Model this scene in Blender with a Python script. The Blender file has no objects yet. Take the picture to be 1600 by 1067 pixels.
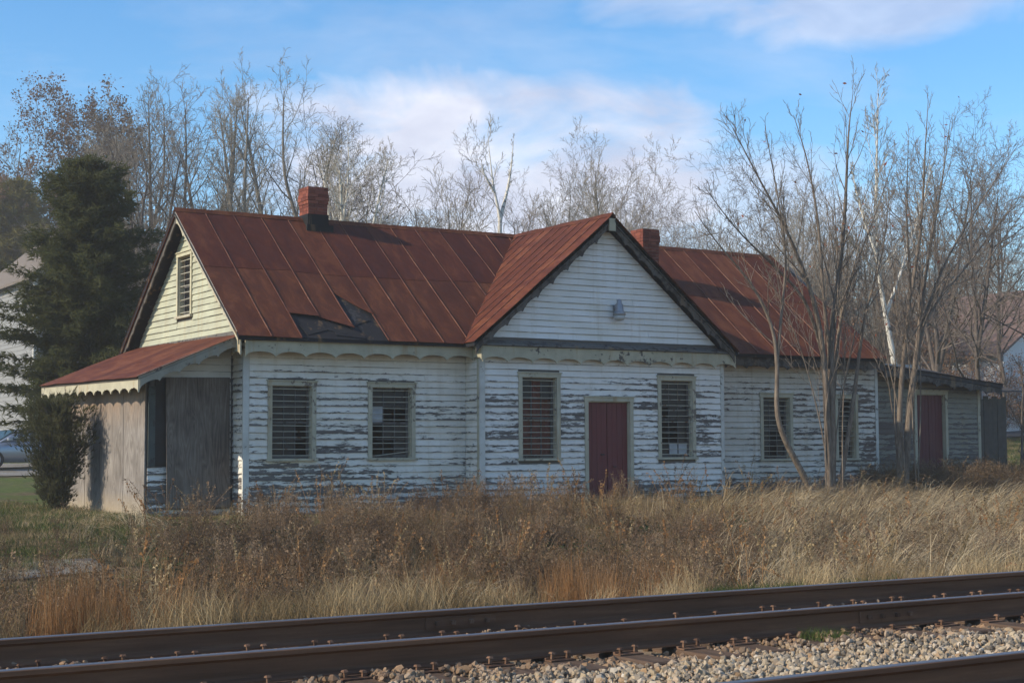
import bpy, bmesh, math, random
import numpy as np
from mathutils import Vector, Matrix
random.seed(7)
R = math.radians
scene = bpy.context.scene
col = scene.collection

# ------------------------------------------------------------------ camera, sky, sun, exposure
cd = bpy.data.cameras.new('camera')
cam = bpy.data.objects.new('camera', cd); col.objects.link(cam)
cd.sensor_width = 36; cd.lens = 2449.2 / 1600 * 36
cd.clip_start = .1; cd.clip_end = 4000
yaw, pitch, roll = R(31.877), R(3.937), R(-.276)
fw = Vector((math.sin(yaw) * math.cos(pitch), math.cos(yaw) * math.cos(pitch), math.sin(pitch)))
rt = Vector((math.cos(yaw), -math.sin(yaw), 0)); up = rt.cross(fw)
r2 = rt * math.cos(roll) + up * math.sin(roll); u2 = up * math.cos(roll) - rt * math.sin(roll)
M = Matrix((r2, u2, -fw)).transposed().to_4x4(); M.translation = (0, 0, 1.21)
cam.matrix_world = M
scene.camera = cam

SUN_EL, SUN_TR = 30.5, -9.5                       # elevation; heading of the light from +X
sdir = Vector((math.cos(R(SUN_EL)) * math.cos(R(SUN_TR)), math.cos(R(SUN_EL)) * math.sin(R(SUN_TR)), -math.sin(R(SUN_EL))))
sl = bpy.data.lights.new('sun', 'SUN'); sl.energy = 2.9; sl.angle = R(.5); sl.color = (1, .88, .70)
sun = bpy.data.objects.new('sun', sl); col.objects.link(sun)
sun.rotation_euler = sdir.to_track_quat('-Z', 'Y').to_euler()

world = bpy.data.worlds.new('World'); scene.world = world; world.use_nodes = True
wt = world.node_tree; wt.nodes.clear()
def wn(t, **k):
    n = wt.nodes.new(t)
    for a, b in k.items(): setattr(n, a, b)
    return n
def wl(a, b): wt.links.new(a, b)
def wmath(op, a, b=None, c=None, clamp=False):
    n = wn('ShaderNodeMath', operation=op, use_clamp=clamp)
    for i, v in enumerate((a, b, c)):
        if v is None: continue
        if isinstance(v, (int, float)): n.inputs[i].default_value = v
        else: wl(v, n.inputs[i])
    return n.outputs[0]
sky = wn('ShaderNodeTexSky', sky_type='NISHITA', sun_disc=False, sun_elevation=R(SUN_EL), sun_rotation=R(-80.5), altitude=100,
         air_density=1.0, dust_density=.35, ozone_density=2.2)
hsv = wn('ShaderNodeHueSaturation'); hsv.inputs['Saturation'].default_value = 1.34; hsv.inputs['Value'].default_value = .78
wl(sky.outputs[0], hsv.inputs['Color'])
tc = wn('ShaderNodeTexCoord')
sep = wn('ShaderNodeSeparateXYZ'); wl(tc.outputs['Generated'], sep.inputs[0])
az = wmath('MULTIPLY', wmath('ARCTAN2', sep.outputs[0], sep.outputs[1]), 57.2958)
el = wmath('MULTIPLY', wmath('ARCSINE', sep.outputs[2]), 57.2958)
def wnoise(sx, sy, sc, det, rough, off=0.0):
    cx = wn('ShaderNodeCombineXYZ')                # bearing folded at the two sides of the sky so that no seam shows
    wl(wmath('MULTIPLY', wmath('ABSOLUTE', wmath('SUBTRACT', wmath('MULTIPLY', wmath('FRACT', wmath('DIVIDE', wmath('ADD', az, 418.0), 360.0)), 360.0), 180.0)), sx), cx.inputs[0])
    wl(wmath('MULTIPLY', el, sy), cx.inputs[1]); cx.inputs[2].default_value = off
    n = wn('ShaderNodeTexNoise'); wl(cx.outputs[0], n.inputs['Vector'])
    n.inputs['Scale'].default_value = sc; n.inputs['Detail'].default_value = det; n.inputs['Roughness'].default_value = rough
    n.inputs['Distortion'].default_value = .4
    return n.outputs[0]
puff = wnoise(.16, .34, 1, 7, .55, 3.1)
wisp = wnoise(.05, .19, 1, 6, .6, 8.3)
edge = wmath('MULTIPLY', wmath('SUBTRACT', puff, .5), 3.0)
def bank(a0, ar, e0, er, k):                       # a soft cloud bank lying at one place of the sky
    da = wmath('POWER', wmath('DIVIDE', wmath('SUBTRACT', az, a0), ar), 2)
    de = wmath('POWER', wmath('DIVIDE', wmath('SUBTRACT', el, e0), er), 2)
    s = wmath('SUBTRACT', 1.0, wmath('ADD', da, de))
    return wmath('MULTIPLY', wmath('SMOOTH_MIN', wmath('MULTIPLY', wmath('ADD', s, edge), 1.25, clamp=True), 1.0, .2), k)
b1 = bank(31.0, 9.5, 9.8, 4.2, .85)
b2 = bank(41.0, 5.5, 8.0, 3.2, .55)
b3 = bank(45, 10, 16.6, 2.4, .5)
fill_cloud = wnoise(.014, .045, 1, 3, .5, 1.7)  # wide cloud patches added, mostly out of view, for white fill light
mist = wmath('ADD', wmath('MULTIPLY', wmath('SUBTRACT', wisp, .52), 2.2, clamp=True), wmath('MULTIPLY', wmath('SUBTRACT', fill_cloud, .50), 3.5, clamp=True), clamp=True)
cov = wmath('MAXIMUM', wmath('MAXIMUM', b1, b2), wmath('MAXIMUM', b3, wmath('MULTIPLY', mist, .55)))
mixc = wn('ShaderNodeMix', data_type='RGBA'); wl(cov, mixc.inputs['Factor'])
wl(hsv.outputs[0], mixc.inputs['A'])
cl = wn('ShaderNodeMix', data_type='RGBA'); wl(wmath('MULTIPLY', wmath('SUBTRACT', wnoise(.22, .5, 1, 5, .55, 5.7), .36), 3.2, clamp=True), cl.inputs['Factor'])
cl.inputs['A'].default_value = (2.75, 2.7, 3.2, 1); cl.inputs['B'].default_value = (4.1, 4.0, 4.3, 1); wl(cl.outputs['Result'], mixc.inputs['B'])
bg = wn('ShaderNodeBackground'); bg.inputs['Strength'].default_value = .148
wl(mixc.outputs['Result'], bg.inputs['Color'])
wo = wn('ShaderNodeOutputWorld'); wl(bg.outputs[0], wo.inputs[0])

scene.view_settings.view_transform = 'Standard'; scene.view_settings.look = 'None'
scene.view_settings.exposure = 0.87; scene.view_settings.gamma = 1.0; scene.view_settings.use_curve_mapping = False
scene.render.engine = 'CYCLES'
scene.cycles.max_bounces = 6; scene.cycles.transparent_max_bounces = 8

# ------------------------------------------------------------------ helpers
def tag(o, label=None, cat=None, group=None, kind=None):
    if label: o['label'] = label
    if cat: o['category'] = cat
    if group: o['group'] = group
    if kind: o['kind'] = kind
    return o
def empty(name, loc, label=None, cat=None, group=None):
    o = bpy.data.objects.new(name, None); col.objects.link(o); o.location = loc; o.empty_display_size = .2
    return tag(o, label, cat, group)
def attach(o, parent):
    if parent is not None:
        o.parent = parent
        p = parent; T = Vector((0, 0, 0))
        while p is not None: T += p.location; p = p.parent
        if o.type != 'EMPTY' and not o.get('_local'): o.location = -T     # meshes are written in world coordinates
    return o
class MB:
    def __init__(s): s.v = []; s.f = []
    def add(s, vs, fs):
        b = len(s.v); s.v += [tuple(v) for v in vs]; s.f += [tuple(i + b for i in f) for f in fs]
    def hexa(s, p):                                # eight corners: bottom ring 0-3, top ring 4-7
        s.add(p, [(0, 3, 2, 1), (4, 5, 6, 7), (0, 1, 5, 4), (1, 2, 6, 5), (2, 3, 7, 6), (3, 0, 4, 7)])
    def box(s, x0, x1, y0, y1, z0, z1):
        s.hexa([(x0, y0, z0), (x1, y0, z0), (x1, y1, z0), (x0, y1, z0), (x0, y0, z1), (x1, y0, z1), (x1, y1, z1), (x0, y1, z1)])
    def fbox(s, F, s0, s1, o0, o1, z0, z1):
        s.hexa([F(s0, o0, z0), F(s1, o0, z0), F(s1, o1, z0), F(s0, o1, z0), F(s0, o0, z1), F(s1, o0, z1), F(s1, o1, z1), F(s0, o1, z1)])
    def beam(s, a, b, w, h, upv=(0, 0, 1)):
        a = Vector(a); b = Vector(b); d = (b - a).normalized(); x = d.cross(Vector(upv)).normalized(); y = x.cross(d)
        p = []
        for c in (a, b): p += [c - x * w / 2 - y * h / 2, c + x * w / 2 - y * h / 2, c + x * w / 2 + y * h / 2, c - x * w / 2 + y * h / 2]
        s.hexa(p)
    def lathe(s, c, prof, n=12):
        vs = []; fs = []
        for r, z in prof:
            for i in range(n):
                a = 2 * math.pi * i / n; vs.append((c[0] + r * math.cos(a), c[1] + r * math.sin(a), c[2] + z))
        for k in range(len(prof) - 1):
            for i in range(n):
                j = (i + 1) % n; fs.append((k * n + i, k * n + j, (k + 1) * n + j, (k + 1) * n + i))
        fs.append(tuple(range(n))); fs.append(tuple(range((len(prof) - 1) * n, len(prof) * n)))
        s.add(vs, fs)
    def tube(s, pts, rad, n=6):
        V, Q = tube_np(np.array(pts, float), np.array(rad, float), n)
        s.add([tuple(v) for v in V], [tuple(int(i) for i in q) for q in Q])
    def build(s, name, mat, parent=None, smooth=False, bevel=0):
        me = bpy.data.meshes.new(name); me.from_pydata(s.v, [], s.f)
        bm = bmesh.new(); bm.from_mesh(me); bmesh.ops.recalc_face_normals(bm, faces=bm.faces)
        if bevel: bmesh.ops.bevel(bm, geom=list(bm.edges), offset=bevel, segments=1, affect='EDGES')
        bm.to_mesh(me); bm.free()
        if smooth: me.polygons.foreach_set('use_smooth', [True] * len(me.polygons))
        me.materials.append(mat)
        o = bpy.data.objects.new(name, me); col.objects.link(o)
        return attach(o, parent)
def tube_np(P, Rr, n):
    k = len(P)
    T = np.gradient(P, axis=0); T /= np.linalg.norm(T, axis=1)[:, None] + 1e-9
    ref = np.array([1., 0, 0]) if abs(T[0, 0]) < .7 else np.array([0., 1, 0])
    A = np.cross(T, ref); A /= np.linalg.norm(A, axis=1)[:, None] + 1e-9
    B = np.cross(T, A)
    th = np.arange(n) * 2 * np.pi / n
    V = (P[:, None, :] + Rr[:, None, None] * (np.cos(th)[None, :, None] * A[:, None, :] + np.sin(th)[None, :, None] * B[:, None, :])).reshape(-1, 3)
    i = np.arange(n); j = (i + 1) % n
    q = np.stack([i, j, j + n, i + n], 1)
    Q = (q[None] + (np.arange(k - 1) * n)[:, None, None]).reshape(-1, 4)
    return V, Q
class NM:                                          # numpy mesh of quads (and triangles with a repeated corner left out)
    def __init__(s): s.V = []; s.Q = []; s.T = []; s.n = 0
    def add(s, V, Q): s.V.append(V); s.Q.append(Q + s.n); s.n += len(V)
    def addt(s, V, T): s.V.append(V); s.T.append(T + s.n); s.n += len(V)
    def mesh(s, name, mat, smooth=False):
        me = bpy.data.meshes.new(name)
        V = np.concatenate(s.V) if s.V else np.zeros((0, 3))
        Q = np.concatenate(s.Q) if s.Q else np.zeros((0, 4), int); T = np.concatenate(s.T) if s.T else np.zeros((0, 3), int)
        me.vertices.add(len(V)); me.vertices.foreach_set('co', V.astype(np.float32).ravel())
        nl = Q.size + T.size
        me.loops.add(nl); me.loops.foreach_set('vertex_index', np.concatenate([Q.ravel(), T.ravel()]).astype(np.int32))
        me.polygons.add(len(Q) + len(T))
        st = np.concatenate([np.arange(len(Q)) * 4, Q.size + np.arange(len(T)) * 3]).astype(np.int32)
        me.polygons.foreach_set('loop_start', st)
        if smooth: me.polygons.foreach_set('use_smooth', np.ones(len(Q) + len(T), bool))
        me.update(calc_edges=True); me.materials.append(mat)
        return me
def link(name, me, parent=None, loc=(0, 0, 0)):
    o = bpy.data.objects.new(name, me); col.objects.link(o); o.location = loc
    if parent is not None: o.parent = parent
    return o
def frame(P, d, n):
    P, d, n = Vector(P), Vector(d), Vector(n)
    return lambda s, o, z: tuple(P + d * s + n * o + Vector((0, 0, z)))

# ------------------------------------------------------------------ materials
class Mt:
    def __init__(s, name, rough=.85, spec=.25):
        s.m = bpy.data.materials.new(name); s.m.use_nodes = True; s.t = s.m.node_tree
        s.b = s.t.nodes['Principled BSDF']; s.b.inputs['Roughness'].default_value = rough; s.b.inputs['Specular IOR Level'].default_value = spec
        s.pos = None
    def n(s, t, **k):
        n = s.t.nodes.new(t)
        for a, b in k.items(): setattr(n, a, b)
        return n
    def set(s, sock, v):
        if isinstance(v, (int, float)): sock.default_value = v
        elif isinstance(v, tuple): sock.default_value = v if len(v) == 4 else (*v, 1)
        else: s.t.links.new(v, sock)
    def P(s):
        if s.pos is None: s.pos = s.n('ShaderNodeNewGeometry').outputs['Position']
        return s.pos
    def obj(s): return s.n('ShaderNodeTexCoord').outputs['Object']
    def math(s, op, a, b=0.0, clamp=False):
        n = s.n('ShaderNodeMath', operation=op, use_clamp=clamp); s.set(n.inputs[0], a); s.set(n.inputs[1], b); return n.outputs[0]
    def noise(s, scale=(1, 1, 1), sc=1.0, det=5, rough=.6, vec=None, dist=0.0, off=(0, 0, 0)):
        mp = s.n('ShaderNodeMapping'); s.t.links.new(vec or s.P(), mp.inputs[0]); mp.inputs['Scale'].default_value = scale; mp.inputs['Location'].default_value = off
        n = s.n('ShaderNodeTexNoise'); s.t.links.new(mp.outputs[0], n.inputs['Vector'])
        n.inputs['Scale'].default_value = sc; n.inputs['Detail'].default_value = det; n.inputs['Roughness'].default_value = rough; n.inputs['Distortion'].default_value = dist
        return n.outputs[0]
    def z(s):
        n = s.n('ShaderNodeSeparateXYZ'); s.t.links.new(s.P(), n.inputs[0]); return n.outputs[2]
    def axis(s, i):
        n = s.n('ShaderNodeSeparateXYZ'); s.t.links.new(s.P(), n.inputs[0]); return n.outputs[i]
    def mr(s, v, a, b, c=0.0, d=1.0, smooth=False):
        n = s.n('ShaderNodeMapRange', clamp=True, interpolation_type='SMOOTHSTEP' if smooth else 'LINEAR')
        s.set(n.inputs[0], v)
        for i, x in enumerate((a, b, c, d)): s.set(n.inputs[i + 1], x)
        return n.outputs[0]
    def mix(s, f, a, b, mode='MIX'):
        n = s.n('ShaderNodeMix', data_type='RGBA', blend_type=mode); s.set(n.inputs['Factor'], f); s.set(n.inputs['A'], a); s.set(n.inputs['B'], b); return n.outputs['Result']
    def rnd(s): return s.n('ShaderNodeObjectInfo').outputs['Random']
    def ramp(s, v, stops):
        n = s.n('ShaderNodeValToRGB'); s.set(n.inputs[0], v); e = n.color_ramp.elements
        while len(e) < len(stops): e.new(.5)
        for x, (p, c) in zip(e, stops): x.position = p; x.color = (*c, 1)
        return n.outputs[0]
    def color(s, v): s.set(s.b.inputs['Base Color'], v); return s
    def bump(s, h, strength=.4, dist=.01):
        n = s.n('ShaderNodeBump'); n.inputs['Strength'].default_value = strength; n.inputs['Distance'].default_value = dist
        s.t.links.new(h, n.inputs['Height']); s.t.links.new(n.outputs[0], s.b.inputs['Normal']); return s
    def done(s): return s.m

COURSE = .128
def siding(name, paint, dirt, amount, horiz=(1, 1, 0), streak=.25, brown=0.0):
    m = Mt(name, .8, .2)
    cb = m.n('ShaderNodeCombineXYZ'); m.set(cb.inputs[0], m.math('MULTIPLY', m.rnd(), 37.0)); m.set(cb.inputs[1], m.math('MULTIPLY', m.rnd(), 19.0))
    av = m.n('ShaderNodeVectorMath', operation='ADD'); m.t.links.new(m.P(), av.inputs[0]); m.t.links.new(cb.outputs[0], av.inputs[1])
    a = m.noise((2.6, 2.6, 15), 1.3, 9, .68, vec=av.outputs[0], dist=.35)
    a = m.math('ADD', m.math('MULTIPLY', a, .76), m.math('MULTIPLY', m.noise((7, 7, 22), 1.6, 6, .7, vec=av.outputs[0], dist=.6), .24))
    reg = m.noise((.5, .5, .8), 1.1, 3, .5, off=(3, 5, 1))
    z = m.z()
    zc = m.mr(z, 2.25, 2.95, 0, 1, True); zl = m.mr(z, 1.0, .15, 0, 1, True)
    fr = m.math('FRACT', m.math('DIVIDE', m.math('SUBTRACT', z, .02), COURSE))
    lap = m.math('POWER', m.math('ABSOLUTE', m.math('SUBTRACT', m.math('MULTIPLY', fr, 2), 1.0)), 2)
    v = m.math('ADD', a, m.math('MULTIPLY', m.math('SUBTRACT', reg, .5), .46))
    v = m.math('ADD', v, m.math('MULTIPLY', lap, .12))
    v = m.math('ADD', v, m.math('MULTIPLY', m.math('SUBTRACT', m.math('FRACT', m.math('MULTIPLY', m.rnd(), 7.31)), .5), .13))
    v = m.math('SUBTRACT', v, m.math('MULTIPLY', zc, .16))
    v = m.math('ADD', v, m.math('MULTIPLY', zl, .06))
    th = .69 - amount
    mask = m.mr(v, th, th + .018)
    lip = m.math('MULTIPLY', m.mr(fr, .895, .905), m.mr(fr, .975, .955)); lip = m.math('MULTIPLY', lip, m.mr(m.noise((1.3, 1.3, 2), 1.7, 4, .6), .34, .5))  # lap shadow painted as a wood-coloured line on each board's lower edge
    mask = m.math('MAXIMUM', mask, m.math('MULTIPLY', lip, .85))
    halo = m.mr(v, th - .07, th)
    pn = m.noise((.9, .9, 2.5), 1.6, 6, .6)
    pc = m.mix(m.mr(pn, .35, .72), (*paint, 1), (*dirt, 1))
    st = m.noise((7, 7, .35), 1.0, 4, .6, off=(1, 2, 7))
    pc = m.mix(m.math('MULTIPLY', m.mr(st, .53, .75), streak), pc, (.34, .24, .10, 1))
    fine = m.noise((9, 9, 30), 1.5, 3, .6)
    pc = m.mix(m.math('MULTIPLY', fine, .25), pc, (*[c * .6 for c in paint], 1))
    pc = m.mix(m.math('MULTIPLY', halo, .35), pc, (.30, .29, .25, 1))
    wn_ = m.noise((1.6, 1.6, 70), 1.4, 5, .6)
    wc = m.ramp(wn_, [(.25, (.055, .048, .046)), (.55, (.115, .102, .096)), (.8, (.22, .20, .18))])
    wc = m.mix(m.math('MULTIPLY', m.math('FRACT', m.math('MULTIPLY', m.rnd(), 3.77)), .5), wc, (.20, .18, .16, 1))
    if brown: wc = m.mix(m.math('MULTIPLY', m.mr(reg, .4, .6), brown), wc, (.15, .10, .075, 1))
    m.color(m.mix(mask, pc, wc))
    h = m.math('ADD', m.math('MULTIPLY', mask, -1.0), m.math('MULTIPLY', wn_, .35))
    m.bump(h, .55, .006)
    return m.done()
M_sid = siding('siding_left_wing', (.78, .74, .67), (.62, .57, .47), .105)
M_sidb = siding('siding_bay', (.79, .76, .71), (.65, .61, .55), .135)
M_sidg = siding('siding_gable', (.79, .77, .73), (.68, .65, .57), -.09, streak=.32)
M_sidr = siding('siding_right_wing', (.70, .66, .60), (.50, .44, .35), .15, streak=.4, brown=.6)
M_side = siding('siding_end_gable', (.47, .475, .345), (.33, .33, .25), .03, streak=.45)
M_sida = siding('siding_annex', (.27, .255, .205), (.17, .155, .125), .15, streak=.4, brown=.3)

def painted(name, paint, wear, amt, rough=.8, grain=(3, 3, 3)):
    m = Mt(name, rough, .2)
    a = m.noise(grain, 2.5, 8, .68); b = m.noise((1, 1, 1), .9, 3, .5)
    v = m.math('ADD', a, m.math('MULTIPLY', m.math('SUBTRACT', b, .5), .5))
    mask = m.mr(v, .66 - amt, .69 - amt)
    tone = m.noise((1.5, 1.5, 1.5), 2, 5, .6)
    pc = m.mix(m.mr(tone, .3, .75), (*paint, 1), (*[c * .68 for c in paint], 1))
    st = m.noise((5, 5, .5), 1.0, 3, .6)
    pc = m.mix(m.math('MULTIPLY', m.mr(st, .58, .7), .4), pc, (.30, .17, .06, 1))
    m.color(m.mix(mask, pc, (*wear, 1)))
    m.bump(m.math('ADD', m.math('MULTIPLY', mask, -1.0), m.math('MULTIPLY', a, .4)), .5, .006)
    return m.done()
M_trim = painted('cream_trim', (.47, .43, .31), (.10, .09, .08), .045)
M_trimw = painted('white_trim', (.60, .59, .54), (.16, .15, .13), .04)
M_casing = painted('window_casing', (.48, .44, .33), (.18, .15, .12), .035)
M_trimc = painted('fresh_cream_trim', (.56, .52, .36), (.2, .18, .14), .0)
M_rake = painted('weathered_rake', (.12, .105, .09), (.05, .043, .038), .15)
M_rakel = painted('grimy_bargeboard', (.30, .28, .22), (.10, .09, .08), .12)
M_belt = painted('belt_ledge', (.15, .14, .125), (.055, .05, .045), .12)
M_bar = painted('window_bar', (.42, .40, .32), (.22, .13, .08), .04)
M_sash = painted('window_sash', (.13, .125, .12), (.06, .055, .05), .1)

def rust(name, c0, c1, c2, sc=1.0, rough=.62):
    m = Mt(name, rough, .16)
    a = m.noise((2.0, .75, .75), 1.9 * sc, 8, .7, dist=.5); b = m.noise((4, 2.2, 2.2), 2.0, 6, .7); r = m.rnd()
    v = m.math('ADD', m.math('ADD', m.math('MULTIPLY', a, .75), m.math('MULTIPLY', b, .25)), m.math('MULTIPLY', m.math('SUBTRACT', r, .5), .16))
    c = m.ramp(v, [(.36, c0), (.50, c1), (.62, c2)])
    sp = m.noise((1, 1, 1), 22, 3, .7)
    c = m.mix(m.math('MULTIPLY', m.mr(sp, .6, .75), .45), c, (*[x * .4 for x in c0], 1))
    m.color(c); m.bump(m.math('ADD', b, m.math('MULTIPLY', sp, .5)), .25, .006)
    m.set(m.b.inputs['Roughness'], m.mr(b, .3, .7, rough, rough + .25))
    return m.done()
M_rustU = rust('rusted_tin_dark', (.058, .015, .010), (.083, .021, .011), (.128, .040, .018))
M_rustL = rust('rusted_tin_orange', (.064, .018, .010), (.094, .028, .013), (.145, .049, .021))
M_rustG = rust('rusted_tin_red', (.068, .018, .009), (.098, .026, .012), (.150, .049, .021))
M_rustS = rust('rusted_seam', (.07, .028, .022), (.12, .05, .035), (.20, .10, .065), 2)
M_felt = painted('torn_roofing_felt', (.022, .022, .025), (.045, .043, .045), .03, .9)
M_tar = painted('roof_tar', (.012, .012, .013), (.03, .027, .025), .05, .7)
M_annexroof = painted('annex_roofing', (.06, .058, .06), (.11, .09, .08), .05, .9)
def brick_mat(name):
    m = Mt(name, .9, .15); r = m.rnd(); a = m.noise((1, 1, 1), 30, 4, .6)
    c = m.ramp(r, [(0, (.13, .040, .028)), (.5, (.19, .058, .038)), (1, (.26, .085, .055))])
    c = m.mix(m.math('MULTIPLY', m.mr(a, .45, .75), .5), c, (.12, .05, .04, 1)); m.color(c); m.bump(a, .4, .004); return m.done()
M_brick = brick_mat('chimney_brick')
M_mortar = painted('mortar', (.30, .26, .23), (.15, .12, .11), .05)
def door_mat(name, c):
    m = Mt(name, .6, .3); a = m.noise((14, 14, .7), 1.5, 6, .6); b = m.noise((1, 1, 1), 1.3, 3, .5)
    k = m.mix(a, (*[x * .7 for x in c], 1), (*[x * 1.25 for x in c], 1)); k = m.mix(m.math('MULTIPLY', m.mr(b, .5, .7), .3), k, (.10, .05, .045, 1))
    m.color(k); m.bump(a, .3, .004); return m.done()
M_door = door_mat('red_door_paint', (.135, .026, .028))
M_door2 = door_mat('dark_red_door_paint', (.105, .022, .027))
def ply(name, c0, c1, c2, low=False):
    m = Mt(name, .9, .12)
    g = m.noise((9, 9, .55), 2.2, 7, .65, dist=1.6); b = m.noise((1.2, 1.2, .9), 1.4, 6, .65); k = m.noise((2.6, 2.6, .5), 1.0, 2, .4, dist=1.6)
    w = m.math('FRACT', m.math('MULTIPLY', k, 9.0)); w = m.mr(m.math('ABSOLUTE', m.math('SUBTRACT', w, .5)), .0, .5)
    v = m.math('ADD', m.math('ADD', m.math('MULTIPLY', g, .45), m.math('MULTIPLY', b, .45)), m.math('MULTIPLY', w, .15))
    c = m.ramp(v, [(.36, c0), (.56, c1), (.76, c2)])
    z = m.z()
    if low:
        c = m.mix(m.math('MULTIPLY', m.mr(z, 1.6, 2.35), m.mr(b, .3, .55)), c, (.27, .185, .125, 1))
        c = m.mix(m.math('MULTIPLY', m.mr(z, .45, .05), .8), c, (.36, .29, .20, 1))
    m.color(c); m.bump(m.math('ADD', g, b), .3, .004); return m.done()
M_plyL = ply('weathered_plywood', (.125, .108, .092), (.225, .20, .178), (.35, .322, .285), True)
M_plyD = ply('dark_plywood', (.070, .056, .048), (.145, .118, .098), (.24, .20, .165))
M_green = painted('dark_green_board', (.075, .09, .085), (.05, .05, .048), .05)
def simple(name, c, rough=.8, spec=.25, metal=0.0, var=.25, sc=8):
    m = Mt(name, rough, spec); a = m.noise((1, 1, 1), sc, 5, .6)
    m.color(m.mix(a, (*[x * (1 - var) for x in c], 1), (*[min(1, x * (1 + var)) for x in c], 1))); m.b.inputs['Metallic'].default_value = metal
    m.bump(a, .12, .004); return m.done()
M_dark = simple('dark_interior', (.03, .028, .027))
M_glass = simple('dirty_window_glass', (.022, .021, .022), .3, .2, 0, .5, 5)
M_board = simple('red_brown_curtain', (.15, .062, .047), .9, .1, 0, .6, 6)
M_pale = simple('pale_board', (.40, .42, .44), .8, .2, 0, .3, 7)
M_galv = simple('galvanised_lamp', (.30, .30, .31), .45, .5, .5, .2)
M_lens = simple('lamp_lens', (.42, .42, .40), .3, .5, 0, .1)
M_sheath = simple('wall_sheathing', (.12, .11, .10))
M_deck = simple('roof_boards', (.10, .085, .07), .9, .1, 0, .35, 5)
M_stone = simple('foundation', (.16, .15, .14), .9, .1, 0, .4, 4)

# ------------------------------------------------------------------ terrain
def sstep(x, a, b):
    t = np.clip((x - a) / (b - a), 0, 1); return t * t * (3 - 2 * t)
def H(x, y):
    x = np.asarray(x, float); y = np.asarray(y, float)
    z = -.245 + 0 * y
    z = z - .5 * sstep(y, 11.9, 14.2)
    z = z + .745 * sstep(y, 18.5, 26.5)
    z = z + 1.9 * sstep(y + .15 * (x - 20), 40, 95)
    z = z + 1.5 * sstep(x, 38, 70) * sstep(y, 20, 40)
    z = z - .5 * sstep(-y, -3.2, -1.2)
    w = .05 * np.sin(x * .9 + 1.3 * np.sin(y * .53)) * np.sin(y * .8 + x * .21) + .025 * np.sin(2.1 * x + 1.7 * y)
    return z + w * sstep(y, 12.5, 15) * (1 - .7 * sstep(y, 24, 26)) + .25 * np.sin(x * .05) * np.sin(y * .06) * sstep(y, 60, 120)
def grid_axis(pts):
    out = []
    for (a, b, st) in pts: out += list(np.arange(a, b, st))
    return np.array(out + [pts[-1][1]])
gx = grid_axis([(-1500, -100, 140), (-100, -10, 10), (-10, 45, .6), (45, 120, 5), (120, 1900, 150)])
gy = grid_axis([(-600, -20, 80), (-20, 3, 2), (3, 30, .45), (30, 110, 3), (110, 300, 20), (300, 2400, 200)])
X, Y = np.meshgrid(gx, gy)
Z = H(X, Y)
nx, ny = len(gx), len(gy)
idx = np.arange(nx * ny).reshape(ny, nx)
g = NM(); g.add(np.stack([X, Y, Z], -1).reshape(-1, 3), np.stack([idx[:-1, :-1], idx[:-1, 1:], idx[1:, 1:], idx[1:, :-1]], -1).reshape(-1, 4))
m = Mt('ground', .95, .08)
a = m.noise((1, 1, 1), .55, 6, .6); b = m.noise((1, 1, 1), 5, 6, .7); c_ = m.noise((1, 1, 1), .13, 4, .55)
y_ = m.axis(1)
dry = m.ramp(b, [(.25, (.050, .038, .024)), (.5, (.115, .085, .050)), (.75, (.20, .155, .085))])
grn = m.ramp(b, [(.25, (.035, .050, .014)), (.5, (.075, .100, .024)), (.75, (.15, .16, .05))])
lawn = m.math('MULTIPLY', m.mr(y_, 22.0, 27.0), m.mr(a, .36, .52))
lawn = m.math('MAXIMUM', lawn, m.math('MULTIPLY', m.mr(a, .55, .66), .6))
cc = m.mix(lawn, dry, grn)
cc = m.mix(m.mr(y_, 75, 95), cc, (.11, .075, .045, 1))
cc = m.mix(m.mr(y_, 12.6, 11.6), cc, (.23, .175, .115, 1))
m.color(cc); m.bump(b, .6, .05)
tag(link('ground', g.mesh('ground', m.done(), True)), kind='structure')

def patch(name, poly_fn, xs, ys, mat, lift=.012):  # a thin sheet that follows the ground
    gX, gY = np.meshgrid(xs, ys); px, py = poly_fn(gX, gY); pz = H(px, py) + lift
    k = np.arange(gX.size).reshape(gX.shape); q = NM()
    q.add(np.stack([px, py, pz], -1).reshape(-1, 3), np.stack([k[:-1, :-1], k[:-1, 1:], k[1:, 1:], k[1:, :-1]], -1).reshape(-1, 4))
    return tag(link(name, q.mesh(name, mat, True)), kind='structure')
m = Mt('gravel_drive', .95, .1); b = m.noise((1, 1, 1), 14, 6, .75); a = m.noise((1, 1, 1), 1.2, 4, .6)
m.color(m.mix(m.mr(a, .4, .7), m.ramp(b, [(.3, (.15, .14, .125)), (.7, (.34, .325, .30))]), (.17, .14, .09, 1))); m.bump(b, .8, .03)
M_grav = m.done()
patch('gravel_drive', lambda x, y: (x, y + .12 * np.sin(x * 1.1) + .04 * (x - 5)), np.linspace(-30, 6.9, 60), np.linspace(21.5, 22.5, 6), M_grav, .03)
patch('gravel_parking', lambda x, y: (x, y), np.linspace(-5, 19, 20), np.linspace(55.6, 63.5, 8), M_grav, .05)
m = Mt('asphalt', .9, .15); b = m.noise((1, 1, 1), 9, 5, .7); m.color(m.ramp(b, [(.3, (.07, .07, .072)), (.7, (.13, .13, .13))])); M_road = m.done()
patch('road', lambda x, y: (x, y - .15 * (x - 50)), np.linspace(44, 130, 30), np.linspace(53, 57.5, 5), M_road, .08)

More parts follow.
